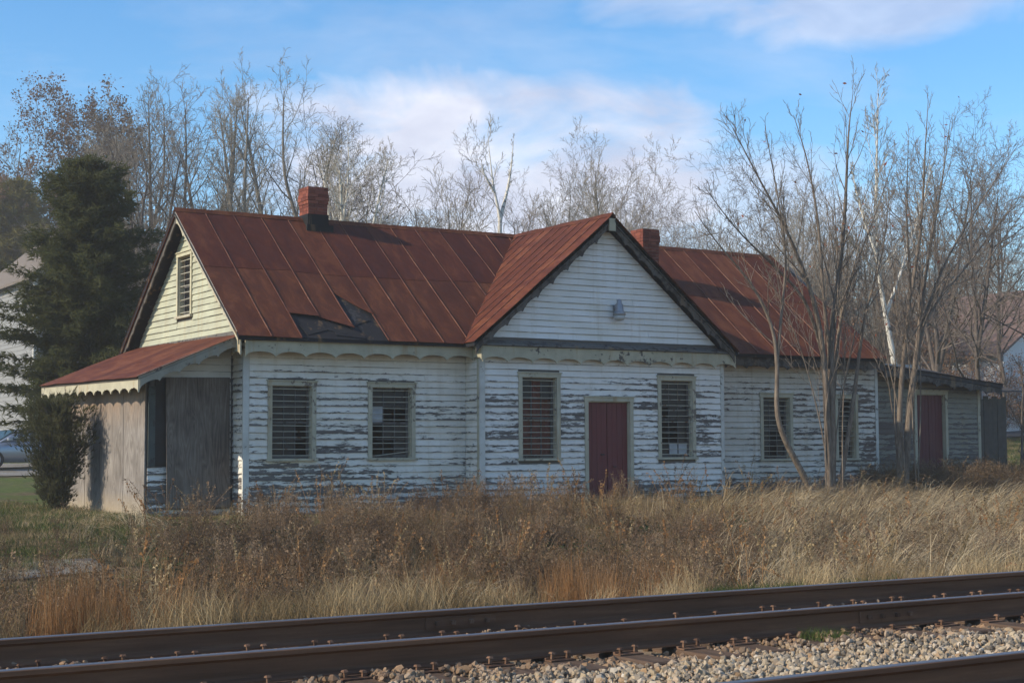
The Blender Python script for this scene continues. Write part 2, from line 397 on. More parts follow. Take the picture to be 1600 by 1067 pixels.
# ------------------------------------------------------------------ the house
HOUSE = empty('house', (19, 27.4, 0), 'abandoned white clapboard house with rusty red metal roof and peeling paint', 'house')
FL = frame((0, 27.48, 0), (1, 0, 0), (0, -1, 0)); FB = frame((0, 26.90, 0), (1, 0, 0), (0, -1, 0))
FS = frame((15.98, 0, 0), (0, 1, 0), (-1, 0, 0)); FE = frame((11.20, 0, 0), (0, 1, 0), (-1, 0, 0))
FN = frame((0, 27.75, 0), (1, 0, 0), (0, -1, 0)); FLF = frame((0, 28.02, 0), (1, 0, 0), (0, -1, 0)); FLS = frame((9.5, 0, 0), (0, 1, 0), (-1, 0, 0))
ZR, YR, XG, SM, SG = 6.05, 30.48, 19.03, .79, .819
def zmain(x, y): return ZR - SM * abs(YR - y)
def zgab(x, y): return ZR - SG * abs(XG - x)

def wall(F, s0, s1, z0, z1, holes, parent=HOUSE, th=.10, top=None):
    """Sheathing with openings: cells between the hole edges, front at offset 0, back at -th. top(s): sloping head."""
    mb = MB()
    ss = sorted({s0, s1, *[h[0] for h in holes], *[h[1] for h in holes]}); zs = sorted({z0, z1, *[h[2] for h in holes], *[h[3] for h in holes]})
    for i in range(len(ss) - 1):
        run = None
        for j in range(len(zs) - 1):
            a, b, c, d = ss[i], ss[i + 1], zs[j], zs[j + 1]
            hole = any(h[0] - 1e-6 <= a and b <= h[1] + 1e-6 and h[2] - 1e-6 <= c and d <= h[3] + 1e-6 for h in holes)
            if hole:
                if run: mb.fbox(F, a, b, -th, 0, run[0], run[1]); run = None
            else: run = (run[0], d) if run else (c, d)
        if run: mb.fbox(F, ss[i], ss[i + 1], -th, 0, run[0], run[1])
    if top:                                        # gable triangle(s): list of (s,z) polygon
        n = len(top); mb.add([F(s, 0, z) for s, z in top] + [F(s, -th, z) for s, z in top],
                             [tuple(range(n)), tuple(range(2 * n - 1, n - 1, -1))] + [(i, (i + 1) % n, n + (i + 1) % n, n + i) for i in range(n)])
    return mb.build('wall', M_sheath, parent)

def clapboards(parent, F, srange, z0, z1, holes, mat, maxlen=3.4, seed=0, loose=.004):
    rng = random.Random(seed); z = z0
    while z < z1 - .03:
        zt = min(z + COURSE, z1)
        a0, b0 = srange(z); a1, b1 = srange(zt)
        cuts = sorted([(h[0], h[1]) for h in holes if h[2] < z + COURSE * .62 and h[3] > z + COURSE * .38])
        segs = []; cur = (a0, a1)
        for h0, h1 in cuts:
            if h0 > cur[0] + .01: segs.append((cur[0], h0, cur[1], h0))
            cur = (max(h1, cur[0]), max(h1, cur[1]))
        if b0 > cur[0] + .01: segs.append((cur[0], b0, cur[1], max(b1, cur[1])))
        for (sa0, sb0, sa1, sb1) in segs:
            js = []; p = sa0 + rng.uniform(.9, maxlen)
            while p < sb0 - .8: js.append(p); p += rng.uniform(1.4, maxlen)
            es = [(sa0, sa1)] + [(j, min(max(j, sa1), sb1)) for j in js] + [(sb0, sb1)]
            for k in range(len(es) - 1):
                l0, l1 = es[k]; r0, r1 = es[k + 1]
                if r0 - l0 < .02: continue
                gap = .0018
                if k > 0: l0 += gap; l1 += gap
                if k < len(es) - 2: r0 -= gap; r1 -= gap
                dl = rng.uniform(-1, 1) * loose; dr = dl + rng.uniform(-1, 1) * loose; ob = .031 + rng.uniform(-.004, .007); ot = .009
                lap = .012
                pts = [F(l0, .002, z - lap), F(r0, .002, z - lap), F(r0, ob, z - lap + dr), F(l0, ob, z - lap + dl),
                       F(l1, .002, zt), F(r1, .002, zt), F(r1, ot, zt), F(l1, ot, zt)]
                mb = MB(); mb.hexa(pts); mb.build('clapboard', mat, parent)
        z += COURSE

def window(F, s0, s1, z0, z1, nbars, broken=(), fill=None, pale=(), crooked=False, cw=.085, rows=4, cols=3, label=None, bars=M_bar, casing=M_casing):
    """Outer casing s0..s1, z0..z1; glazed sash set back, horizontal security bars in front."""
    mb = MB(); o0, o1 = .003, .05
    mb.fbox(F, s0, s0 + cw, o0, o1, z0 + .04, z1 - cw); mb.fbox(F, s1 - cw, s1, o0, o1, z0 + .04, z1 - cw)
    mb.fbox(F, s0 - .015, s1 + .015, o0, o1 + .006, z1 - cw, z1); mb.fbox(F, s0 - .03, s1 + .03, o0, o1 + .03, z1 + .001, z1 + .022)
    a, b, c, d = s0 + cw, s1 - cw, z0 + .04, z1 - cw
    mb.fbox(F, a - .012, a + .012, -.16, o0 - .001, c, d); mb.fbox(F, b - .012, b + .012, -.16, o0 - .001, c, d); mb.fbox(F, a + .013, b - .013, -.16, o0 - .001, d - .012, d + .012)
    w = mb.build('window', casing, HOUSE)
    if label: w['label'] = label
    q = MB(); q.fbox(F, s0 - .03, s1 + .03, -.16, .085, z0 - .01, z0 + .039); q.build('sill', M_casing, w)
    a += .013; b -= .013; d -= .013
    q = MB(); sw = .045; so0, so1 = -.125, -.09
    mid = (c + d) / 2
    q.fbox(F, a, a + sw, so0, so1, c, d); q.fbox(F, b - sw, b, so0, so1, c, d); q.fbox(F, a + sw, b - sw, so0, so1, c, c + .06); q.fbox(F, a + sw, b - sw, so0, so1, d - sw, d)
    q.fbox(F, a + sw, b - sw, so0, so1, mid - .02, mid + .02)
    pw = (b - a - 2 * sw) / cols
    zsegs = [(c + .06, mid - .02), (mid + .02, d - sw)]
    for i in range(1, cols):
        for (p0, p1) in zsegs: q.fbox(F, a + sw + i * pw - .009, a + sw + i * pw + .009, so0 + .004, so1 - .004, p0, p1)
    half = rows // 2; k = 0
    for (p0, p1) in zsegs:
        for j in range(1, half):
            zz = p0 + (p1 - p0) * j / half
            for i in range(cols): q.fbox(F, a + sw + i * pw + .0095, a + sw + (i + 1) * pw - .0095, so0 + .004, so1 - .004, zz - .008, zz + .008)
    q.build('sash', M_sash, w)
    for (p0, p1) in zsegs:
        for j in range(half):
            for i in range(cols):
                if k not in broken:
                    g_ = MB(); g_.fbox(F, a + sw + i * pw - .005, a + sw + (i + 1) * pw + .005, so0 + .012, so0 + .017, p0 + (p1 - p0) * j / half, p0 + (p1 - p0) * (j + 1) / half)
                    g_.build('pane', M_pale if k in pale else M_glass, w)
                k += 1
    if fill is not None:
        g_ = MB()
        n = 14; vs = []; 
        for i in range(n + 1):
            s = a + (b - a) * i / n; o = -.155 - .015 * math.sin(i * 1.9) - .012 * math.sin(i * 4.1)
            vs += [F(s, o, c), F(s, o, d), F(s, o - .012, c), F(s, o - .012, d)]
        g_.add(vs, [f for i in range(n) for f in ((4 * i, 4 * i + 4, 4 * i + 5, 4 * i + 1), (4 * i + 2, 4 * i + 3, 4 * i + 7, 4 * i + 6))])
        g_.build('curtain', fill, w)
    for i in range(nbars):
        zz = c + (d - c) * (i + .55) / nbars; t0 = random.uniform(-.007, .007); t1 = t0 + random.uniform(-.009, .009)
        if crooked and i == 0: t0, t1 = -.03, .06
        g_ = MB(); g_.hexa([F(a - .003, -.03, zz - .0072 + t0), F(b + .003, -.03, zz - .0072 + t1), F(b + .003, -.012, zz - .0072 + t1), F(a - .003, -.012, zz - .0072 + t0),
                            F(a - .003, -.03, zz + .0072 + t0), F(b + .003, -.03, zz + .0072 + t1), F(b + .003, -.012, zz + .0072 + t1), F(a - .003, -.012, zz + .0072 + t0)])
        g_.build('bar', bars, w)
    return w
def inner(s0, s1, z0, z1, cw=.085): return (s0 + cw - .012, s1 - cw + .012, z0 - .0, z1 - cw + .012)

ZT = 3.16
WL = [(11.66, 12.65, 1.02, 2.52), (13.76, 14.80, 1.02, 2.52)]
WB = [(16.86, 17.87, .99, 2.76), (20.38, 21.40, .99, 2.76)]
DB = (18.48, 19.72, -.1, 2.29)
WR = [(23.74, 24.72, .93, 2.46), (26.05, 26.78, .93, 2.46)]
w1 = wall(FL, 11.2, 16.08, -.35, ZT, [inner(*h) for h in WL])
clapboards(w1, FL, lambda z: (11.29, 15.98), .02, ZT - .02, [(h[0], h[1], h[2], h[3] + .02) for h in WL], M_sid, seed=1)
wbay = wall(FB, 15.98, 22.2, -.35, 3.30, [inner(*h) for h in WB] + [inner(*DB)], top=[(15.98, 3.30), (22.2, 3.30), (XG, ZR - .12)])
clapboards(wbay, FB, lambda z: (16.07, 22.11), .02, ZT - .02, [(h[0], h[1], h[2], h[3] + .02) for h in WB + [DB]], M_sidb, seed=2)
gz0 = .02 + COURSE * 27
gab = MB().add
wg = wbay
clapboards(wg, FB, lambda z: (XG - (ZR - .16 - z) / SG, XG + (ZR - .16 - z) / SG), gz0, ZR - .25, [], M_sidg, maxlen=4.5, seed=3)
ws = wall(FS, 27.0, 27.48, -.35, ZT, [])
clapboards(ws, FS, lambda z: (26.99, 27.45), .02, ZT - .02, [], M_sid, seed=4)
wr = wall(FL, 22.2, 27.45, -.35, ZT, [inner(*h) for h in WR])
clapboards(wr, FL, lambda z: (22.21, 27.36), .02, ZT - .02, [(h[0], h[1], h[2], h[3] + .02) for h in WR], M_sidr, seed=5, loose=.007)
GW = (30.20, 31.08, 3.93, 5.27)
gi = inner(*GW); zt_ = lambda y: ZR - .12 - SM * abs(y - YR)
we = wall(FE, 27.58, 33.48, -.35, 3.30, [], top=[(27.58, 3.30), (gi[0], 3.30), (gi[0], zt_(gi[0])), (27.58, zt_(27.58))])
wall(FE, gi[1], 33.48, 3.301, 3.36, [], top=[(gi[1], 3.36), (33.48, 3.36), (33.48, zt_(33.48)), (gi[1], zt_(gi[1]))])
wall(FE, gi[0], gi[1], 3.301, gi[2], [], top=[(gi[0], gi[3]), (gi[1], gi[3]), (gi[1], zt_(gi[1])), (YR, ZR - .12), (gi[0], zt_(gi[0]))])
clapboards(we, FE, lambda z: (27.50, 28.0), .02, 3.1, [], M_sid, seed=6)
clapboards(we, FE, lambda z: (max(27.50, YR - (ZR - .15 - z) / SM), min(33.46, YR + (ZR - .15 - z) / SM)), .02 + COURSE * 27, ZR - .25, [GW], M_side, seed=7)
mb = MB(); mb.box(27.35, 27.45, 27.581, 33.48, -.35, 3.3); mb.add([(27.35, 27.5, 3.3), (27.35, 33.48, 3.3), (27.35, YR, 5.9), (27.449, 27.5, 3.3), (27.449, 33.48, 3.3), (27.449, YR, 5.9)], [(0, 1, 2), (5, 4, 3), (0, 3, 4, 1), (1, 4, 5, 2), (2, 5, 3, 0)])
mb.build('wall', M_sheath, HOUSE)
mb = MB(); mb.box(11.3, 27.35, 33.38, 33.479, -.35, 3.3); mb.build('wall', M_sheath, HOUSE)
mb = MB(); mb.box(11.35, 27.3, 27.6, 33.35, .25, .35); mb.build('interior_floor', M_dark, HOUSE)
mb = MB(); mb.box(11.35, 27.3, 29.6, 29.7, .36, 3.4); mb.build('inner_partition', M_dark, HOUSE)
# corner boards
def cboard(F, s0, s1, z0, z1, o1=.036, mat=M_trim):
    mb = MB(); mb.fbox(F, s0, s1, .0025, o1, z0, z1); return mb.build('corner_board', mat, HOUSE)
cboard(FL, 11.165, 11.288, -.05, 3.12, mat=M_trimw); cboard(FE, 27.446, 27.496, -.05, 3.12, .0335, M_trimw)
cboard(FB, 15.945, 16.068, -.05, 3.12, mat=M_trimw); cboard(FS, 26.866, 26.985, -.05, 3.12, .0335, M_trim)
cboard(FB, 22.112, 22.202, -.05, 3.12, mat=M_trimw); cboard(FL, 27.362, 27.452, -.05, 3.12, mat=M_trimw)
# windows and doors
window(FL, *WL[0], 12, broken=(2, 5), label='barred window with grey casing left of the weathered patch')
window(FL, *WL[1], 12, broken=(0, 1, 7, 8, 3), pale=(6,), crooked=True, label='barred window with its lowest bar hanging crooked')
window(FB, *WB[0], 14, broken=(0, 1, 2, 3, 4, 5, 6, 7, 8, 10), fill=M_board, rows=4, label='barred window with a rusty red curtain inside')
window(FB, *WB[1], 14, broken=(3, 4, 6, 7, 9), pale=(1, 2), rows=6, label='barred window with pale panes at its foot')
window(FL, *WR[0], 12, broken=(1, 4, 5, 8), label='barred window behind the crooked tree')
window(FL, *WR[1], 12, broken=(0, 3, 7), cols=2, label='narrow barred window behind the forked trunks')
w = window(FE, *GW, 9, broken=(), rows=2, cols=1, cw=.075, casing=M_trimc, label='tall barred attic window with cream casing')
def door(F, s0, s1, z0, z1, cw, planks, mat, label):
    mb = MB(); mb.fbox(F, s0, s0 + cw, .003, .05, z0, z1 - cw); mb.fbox(F, s1 - cw, s1, .003, .05, z0, z1 - cw); mb.fbox(F, s0 - .012, s1 + .012, .003, .056, z1 - cw, z1); mb.fbox(F, s0 - .03, s1 + .03, .003, .08, z1 + .001, z1 + .022)
    a, b = s0 + cw, s1 - cw
    mb.fbox(F, a - .012, a + .012, -.12, .002, z0, z1 - cw); mb.fbox(F, b - .012, b + .012, -.12, .002, z0, z1 - cw)
    mb.fbox(F, a + .0125, b - .0125, -.12, .002, z1 - cw - .02, z1 - cw + .012)
    d = mb.build('door', M_casing, HOUSE); d['label'] = label
    a += .014; b -= .014; n = planks; w_ = (b - a) / n
    for i in range(n):
        g0 = .003 if i != n // 2 else .009; g1 = .003 if i != n // 2 - 1 else .009
        o = -.055 + random.uniform(-.003, .003)
        q = MB(); q.fbox(F, a + i * w_ + g0, a + (i + 1) * w_ - g1, o - .03, o, z0 + .03 + random.uniform(0, .02), z1 - cw - .025); q.build('plank', mat, d)
    q = MB(); q.fbox(F, a, b, -.115, -.09, z0 + .05, z1 - cw - .03); q.build('backing', M_dark, d)
    return d
d1 = door(FB, DB[0], DB[1], -.05, DB[3], .085, 8, M_door, 'red double door of vertical planks')
q = MB(); q.fbox(FB, 18.93, 19.02, -.052, -.03, 1.08, 1.11); q.fbox(FB, 19.25, 19.33, -.052, -.04, .83, .85); q.build('latch', M_dark, d1)
# door step hidden in the grass
mb = MB(); mb.box(18.4, 19.8, 26.2, 26.86, -.3, -.02); mb.build('door_step', M_stone, HOUSE)

# wall lamp on the gable
mb = MB(); mb.fbox(FB, 19.22, 19.31, .03, .06, 4.08, 4.24); mb.beam((19.265, 26.86, 4.17), (19.265, 26.73, 4.17), .035, .035)
lamp = mb.build('wall_lamp', M_galv, HOUSE); lamp['label'] = 'grey bell-shaped lamp on the front gable'
mb = MB(); mb.lathe((19.265, 26.70, 0), [(.03, 4.35), (.05, 4.335), (.055, 4.27), (.085, 4.235), (.09, 4.12), (.105, 4.085), (.13, 4.06), (.137, 4.015)]); mb.build('lamp_shade', M_galv, lamp, True)
mb = MB(); mb.lathe((19.265, 26.70, 0), [(.118, 4.014), (.122, 3.96), (.105, 3.915), (.05, 3.895)]); mb.build('lamp_lens', M_lens, lamp, True)

# ---- roof
def clip(poly, a, b, c):                           # keep a*x + b*y + c >= 0
    out = []
    for i in range(len(poly)):
        p, q = poly[i], poly[(i + 1) % len(poly)]; dp = a * p[0] + b * p[1] + c; dq = a * q[0] + b * q[1] + c
        if dp >= 0: out.append(p)
        if (dp >= 0) != (dq >= 0):
            t = dp / (dp - dq); out.append((p[0] + t * (q[0] - p[0]), p[1] + t * (q[1] - p[1])))
    return out
def warp(x, y): return .006 * math.sin(3.1 * x + 1.3 * math.sin(2.3 * y)) + .005 * math.sin(5.3 * y + 2 * x) + .004 * math.sin(9 * x)
def sheet(name, poly, zf, axis, mat, parent, lift=.055, th=.006, step=.45, bend=None):
    """A tin sheet over a plan polygon, cut into strips along the slope so that it can buckle a little."""
    if len(poly) < 3: return None
    vals = [p[axis] for p in poly]; lo, hi = min(vals), max(vals)
    if hi - lo < .03: return None
    bm = bmesh.new(); n = max(1, int((hi - lo) / step))
    for i in range(n):
        a, b = lo + (hi - lo) * i / n, lo + (hi - lo) * (i + 1) / n
        e = [0, 0]; e[axis] = 1
        q = clip(clip(poly, e[0], e[1], -a), -e[0], -e[1], b)
        if len(q) < 3: continue
        vs = []
        for x, y in q: vs.append(bm.verts.new((x, y, zf(x, y) + lift + warp(x, y) + (bend(x, y) if bend else 0))))
        try: bm.faces.new(vs)
        except ValueError: pass
    bmesh.ops.remove_doubles(bm, verts=bm.verts, dist=.002)
    bmesh.ops.recalc_face_normals(bm, faces=bm.faces)
    bmesh.ops.solidify(bm, geom=list(bm.faces), thickness=th)
    me = bpy.data.meshes.new(name); bm.to_mesh(me); bm.free(); me.materials.append(mat)
    o = bpy.data.objects.new(name, me); col.objects.link(o); return attach(o, parent)
def seam(p0, p1, zf, parent, lift=.055, mat=None):
    mb = MB(); n = 6; pr = None
    for i in range(n + 1):
        t = i / n; x = p0[0] + t * (p1[0] - p0[0]); y = p0[1] + t * (p1[1] - p0[1]); c = Vector((x, y, zf(x, y) + lift + warp(x, y) + .012))
        if pr is not None: mb.beam(pr, c, .013, .026)
        pr = c
    return mb.build('seam', mat or M_rustS, parent)
def slab(name, poly, zf, lift, th, mat, parent):
    n = len(poly); mb = MB()
    mb.add([(x, y, zf(x, y) + lift) for x, y in poly] + [(x, y, zf(x, y) + lift - th) for x, y in poly],
           [tuple(range(n)), tuple(range(2 * n - 1, n - 1, -1))] + [(i, (i + 1) % n, n + (i + 1) % n, n + i) for i in range(n)])
    return mb.build(name, mat, parent)
XV0, YE, YEB, YV = 10.88, 27.0, 33.96, 26.6
XT0, XT1 = 15.67, 22.39
def valleyL(poly): return clip(poly, -SG, SM, SG * XG - SM * YR)      # main slope left of the valley
def valleyR(poly): return clip(poly, SG, SM, -SG * XG - SM * YR)
def gabL(poly): return clip(poly, SG, -SM, -SG * XG + SM * YR)
def gabR(poly): return clip(poly, -SG, -SM, SG * XG + SM * YR)
roofL = slab('roof', valleyL([(XV0, YE), (XG, YE), (XG, YR), (XV0, YR)]), zmain, .02, .07, M_felt, HOUSE)
roofR = slab('roof', valleyR([(XG, YE), (27.31, YE), (26.82, YR), (XG, YR)]), zmain, .02, .07, M_felt, HOUSE)
roofG = slab('roof', gabL([(XT0, YV), (XG, YV), (XG, YR), (XT0, YR)]), zgab, .02, .07, M_felt, HOUSE)
roofH = slab('roof', gabR([(XT1, YV), (XG, YV), (XG, YR), (XT1, YR)]), zgab, .02, .07, M_felt, HOUSE)
roofB = slab('roof', [(XV0, YR), (26.82, YR), (27.31, YEB), (XV0, YEB)], zmain, .02, .07, M_felt, HOUSE)
YS = 28.78                                         # line where the upper tin sheets lap over the lower ones
edges = [XV0, 11.52] + [11.52 + .61 * i for i in range(1, 14)]
edges[-1] = XG
for i in range(len(edges) - 1):
    a, b = edges[i], edges[i + 1]
    base = valleyL([(a, YE - .05), (b, YE - .05), (b, YR), (a, YR)])
    upper = clip(base, 0, 1, -(YS + random.uniform(-.03, .03))); lower = clip(base, 0, -1, YS + .03)
    sheet('roof_panel', upper, zmain, 1, M_rustU, roofL, .058)
    bend = None
    if i == 2:      # torn: a strip gone at the foot, the lip curling up
        low = clip(lower, .05, .52, -(.05 * 12.13 + .52 * 27.55)); j = []
        bend = lambda x, y: .10 * max(0, 1 - (y - 27.5) / .45) ** 2 * max(0, 1 - abs(x - 12.4) / .5)
        low = clip(low, .31, .62, -(.31 * 12.74 + .62 * 27.43)) if False else low
        lower = low
    elif i == 3:    # slanting tear down to a point
        lower = clip(lower, .30, .62, -(.30 * 12.74 + .62 * 27.50))
        bend = lambda x, y: .05 * max(0, 1 - (y - 27.2) / .5) ** 2
    elif i == 4:    # a long slanting tear, its lower half missing
        lower = clip(lower, .63, .57, -(.63 * 13.36 + .57 * 28.27))
        bend = lambda x, y: .05 * max(0, 1 - (y - 27.6) / .6) ** 2
    if lower: sheet('roof_panel', lower, zmain, 1, M_rustL, roofL, .05, bend=bend, step=.22 if bend else .45)
    if i:
        yv = YR - (XG - a) * SG / SM if a > XT0 else YE - .05
        y0 = {2: YE - .05, 3: 27.5, 4: 27.25}.get(i, max(YE - .05, yv))
        seam((a, y0), (a, YR - .02), zmain, roofL)
# felt scraps and a bent flap showing in the tear
mb = MB()
for (x, y, w_, l_, rz) in [(12.5, 27.25, .5, .25, .3), (13.2, 27.1, .6, .12, -.1), (13.6, 27.45, .45, .04, .35), (12.9, 27.2, .5, .06, -.3)]:
    c, s = math.cos(rz), math.sin(rz); P4 = [(x + c * u - s * v, y + s * u + c * v) for u, v in ((-w_ / 2, -l_ / 2), (w_ / 2, -l_ / 2), (w_ / 2, l_ / 2), (-w_ / 2, l_ / 2))]
    mb.hexa([(px, py, zmain(px, py) + .024) for px, py in P4] + [(px, py, zmain(px, py) + .034 + random.uniform(0, .02)) for px, py in P4])
mb.build('felt_scrap', M_felt, roofL)
n = 11
for i in range(n):
    a = 26.56 if i == 0 else YV + .36 * i; b = YV + .36 * (i + 1)
    base = gabL([(XT0 - .03, a), (XG, a), (XG, b), (XT0 - .03, b)])
    sheet('roof_panel', base, zgab, 0, M_rustG, roofG, .056)
    if i: 
        xs = max(XT0 - .03, XG - (YR - a) * SM / SG); seam((xs, a), (XG - .02, a), zgab, roofG)
    sheet('roof_panel', gabR([(XT1 + .03, a), (XG, a), (XG, b), (XT1 + .03, b)]), zgab, 0, M_rustG, roofH, .056)
x = XG; i = 0
while x < 27.25:
    b = min(x + .61, 27.31)
    base = valleyR([(x, YE - .05), (b, YE - .05), (b, YR), (x, YR)]); base = clip(base, -3.48, -.49, 3.48 * 27.31 + .49 * YE)
    sheet('roof_panel', clip(base, 0, 1, -YS), zmain, 1, M_rustG, roofR, .058); sheet('roof_panel', clip(base, 0, -1, YS + .03), zmain, 1, M_rustG if i % 3 else M_rustL, roofR, .05)
    if i:
        yv = YR - (x - XG) * SG / SM if x < XT1 else YE - .05
        yt = YR - .02 if x < 26.7 else YR - (x - 26.82) / .49 * 3.48
        if yt > yv + .2: seam((x, max(yv, YE - .05)), (x, yt), zmain, roofR)
    x = b; i += 1
sheet('roof_panel', [(XV0, YR), (26.82, YR), (27.31, YEB), (XV0, YEB)], zmain, 1, M_rustU, roofB, .056)
# ridge caps and valley flashing
def cap(p, q, name='ridge_cap', w=.16, h=.03, mat=M_rustL):
    mb = MB(); p = Vector(p); q = Vector(q); d = (q - p).normalized(); x = d.cross(Vector((0, 0, 1))).normalized()
    n = 10
    for i in range(n):
        a = p.lerp(q, i / n); b = p.lerp(q, (i + 1) / n)
        if name == 'ridge_cap': da = Vector((0, 0, .008 * math.sin(i * 1.7))); db = Vector((0, 0, .008 * math.sin((i + 1) * 1.7)))
        else: da = db = Vector((0, 0, 0))
        mb.add([a + da + x * w / 2 - Vector((0, 0, w * .40)), a + da + Vector((0, 0, h)), a + da - x * w / 2 - Vector((0, 0, w * .40)), b + db + x * w / 2 - Vector((0, 0, w * .40)), b + db + Vector((0, 0, h)), b + db - x * w / 2 - Vector((0, 0, w * .40))],
               [(0, 1, 4, 3), (1, 2, 5, 4), (0, 3, 5, 2)])
    mb.build(name, mat, HOUSE)
cap((XV0, YR, ZR + .075), (26.82, YR, ZR + .075)); cap((XG, 26.56, ZR + .078), (XG, YR - .05, ZR + .078))
# eaves: fascia with scallops
def scallop(P0, P1, n, h, a, nrm, th=.028, mat=M_trim, name='fascia', parent=HOUSE, phase=0.0, ragged=0, per=10):
    P0, P1, nrm = Vector(P0), Vector(P1), Vector(nrm); K = n * per; mb = MB(); vs = []
    for i in range(K + 1):
        u = i / K; t = (u * n + phase) % 1.0
        b = h - a * (math.sin(math.pi * t) ** .6 if 0 < t < 1 else 0)
        if min(t, 1 - t) < .04: b += .012
        if ragged: b += random.uniform(-1, 1) * ragged
        p = P0.lerp(P1, u); d = Vector((0, 0, -b)); vs += [p, p + d, p + nrm * th, p + nrm * th + d]
    f = []
    for i in range(K):
        o = 4 * i; f += [(o, o + 1, o + 5, o + 4), (o + 2, o + 6, o + 7, o + 3), (o + 1, o + 3, o + 7, o + 5), (o, o + 4, o + 6, o + 2)]
    f += [(0, 2, 3, 1), (4 * K, 4 * K + 1, 4 * K + 3, 4 * K + 2)]
    mb.add(vs, f); return mb.build(name, mat, parent)
scallop((11.05, 27.10, 3.245), (15.93, 27.10, 3.285), 8, .285, .085, (0, -1, 0))
mb = MB(); mb.box(11.05, 15.93, 27.13, 27.475, 3.17, 3.20); mb.build('soffit', M_trimw, HOUSE)
q = scallop((10.98, 27.09, 3.25), (10.98, 27.52, 3.25), 1, .26, .05, (-1, 0, 0)); q['label'] = 'sunlit cream eave end at the house corner'
scallop((15.93, 26.74, 3.275), (22.42, 26.74, 3.275), 11, .30, .085, (0, -1, 0))
q = scallop((15.93, 26.72, 3.27), (15.93, 27.06, 3.27), 1, .27, .05, (-1, 0, 0)); q['label'] = 'rust-stained eave end at the inner corner'
mb = MB(); mb.box(15.93, 22.42, 26.768, 26.895, 3.19, 3.22); mb.build('soffit', M_trimw, HOUSE)
mb = MB(); mb.hexa([(15.85, 26.66, 3.285), (22.48, 26.66, 3.285), (22.48, 26.868, 3.285), (15.85, 26.868, 3.285), (15.85, 26.66, 3.31), (22.48, 26.66, 3.31), (22.48, 26.868, 3.40), (15.85, 26.868, 3.40)])
mb.build('belt_ledge', M_belt, HOUSE)
scallop((22.44, 27.10, 3.265), (27.30, 27.10, 3.265), 8, .26, .07, (0, -1, 0), mat=M_rake, ragged=.012)
mb = MB(); mb.box(22.44, 27.3, 27.13, 27.475, 3.16, 3.19); mb.build('soffit', M_rake, HOUSE)
# gable rakes
for sgn in (-1, 1):
    e = XG + sgn * 3.30
    scallop((XG, 26.66, ZR - .055), (e, 26.66, ZR - .055 - SG * 3.30), 9, .20, .07, (0, -1, 0), mat=M_rake, name='bargeboard', ragged=.008)
    mb = MB(); mb.beam((XG, 26.615, ZR - .03), (e, 26.615, ZR - .03 - SG * 3.30), .03, .075); mb.build('verge_trim', M_rake, HOUSE)
for sgn in (-1, 1):
    e = YR + sgn * 3.36
    scallop((10.95, YR, ZR - .05), (10.95, e, ZR - .05 - SM * 3.36), 9, .17, .05, (-1, 0, 0), mat=M_trim if sgn < 0 else M_rake, name='bargeboard', ragged=.006)
    mb = MB(); mb.beam((10.90, YR, ZR - .02), (10.90, e, ZR - .02 - SM * 3.36), .03, .07); mb.build('verge_trim', M_rustG if sgn > 0 else M_trimw, HOUSE)
mb = MB(); mb.beam((19.03, 26.62, 5.90), (19.03, 26.58, 5.90), .16, .26); mb.build('apex_block', M_trim, HOUSE)
# band at the foot of the end gable
mb = MB(); mb.fbox(FE, 27.5, 33.46, .035, .06, 3.36, 3.47); mb.build('belt_ledge', M_belt, HOUSE)

# ---- chimneys of single bricks
def chimney(x0, x1, y0, y1, zb, zt, tar, label):
    mb = MB(); mb.box(x0 + .012, x1 - .012, y0 + .012, y1 - .012, zb, zt - .012); ch = mb.build('chimney', M_mortar, HOUSE); ch['label'] = label
    hc = .0735; n = int((zt - zb) / hc)
    for k in range(n):
        z = zt - (k + 1) * hc
        if z + hc < tar - .05: break
        g_ = .024 if k in (2, 3) else (.012 if k == 4 else (.008 if k < 2 else 0))
        X0, X1, Y0, Y1 = x0 - g_, x1 + g_, y0 - g_, y1 + g_; t = .095; j = .006
        for side in range(4):
            L = (X1 - X0 - t) if side % 2 == 0 else (Y1 - Y0 - t)
            cut = [0, .42, 1] if k % 2 else [0, .62, 1]
            for a, b in zip(cut[:-1], cut[1:]):
                s0, s1 = a * L + j / 2, b * L - j / 2; r = random.uniform(-.003, .003)
                q = MB()
                if side == 0: q.box(X0 + s0, X0 + s1, Y0 + r, Y0 + t, z + j / 2, z + hc - j / 2)
                elif side == 1: q.box(X1 - t, X1 + r, Y0 + s0, Y0 + s1, z + j / 2, z + hc - j / 2)
                elif side == 2: q.box(X1 - s1, X1 - s0, Y1 - t, Y1 + r, z + j / 2, z + hc - j / 2)
                else: q.box(X0 + r, X0 + t, Y1 - s1, Y1 - s0, z + j / 2, z + hc - j / 2)
                q.build('brick', M_brick, ch)
    mb = MB(); mb.box(x0 - .018, x1 + .018, y0 - .018, y1 + .018, zb, tar); mb.box(x0 - .06, x1 + .10, y0 - .08, y0 - .0185, zb + .0, zmain(0, y0) + .14)
    mb.build('tar_flashing', M_tar, ch)
chimney(13.72, 14.17, 30.2, 30.66, 5.6, 6.79, 6.20, 'brick chimney with black tarred foot on the left ridge')
chimney(21.62, 22.08, 29.0, 29.46, 4.4, 6.30, 4.9, 'brick chimney half hidden behind the front gable')

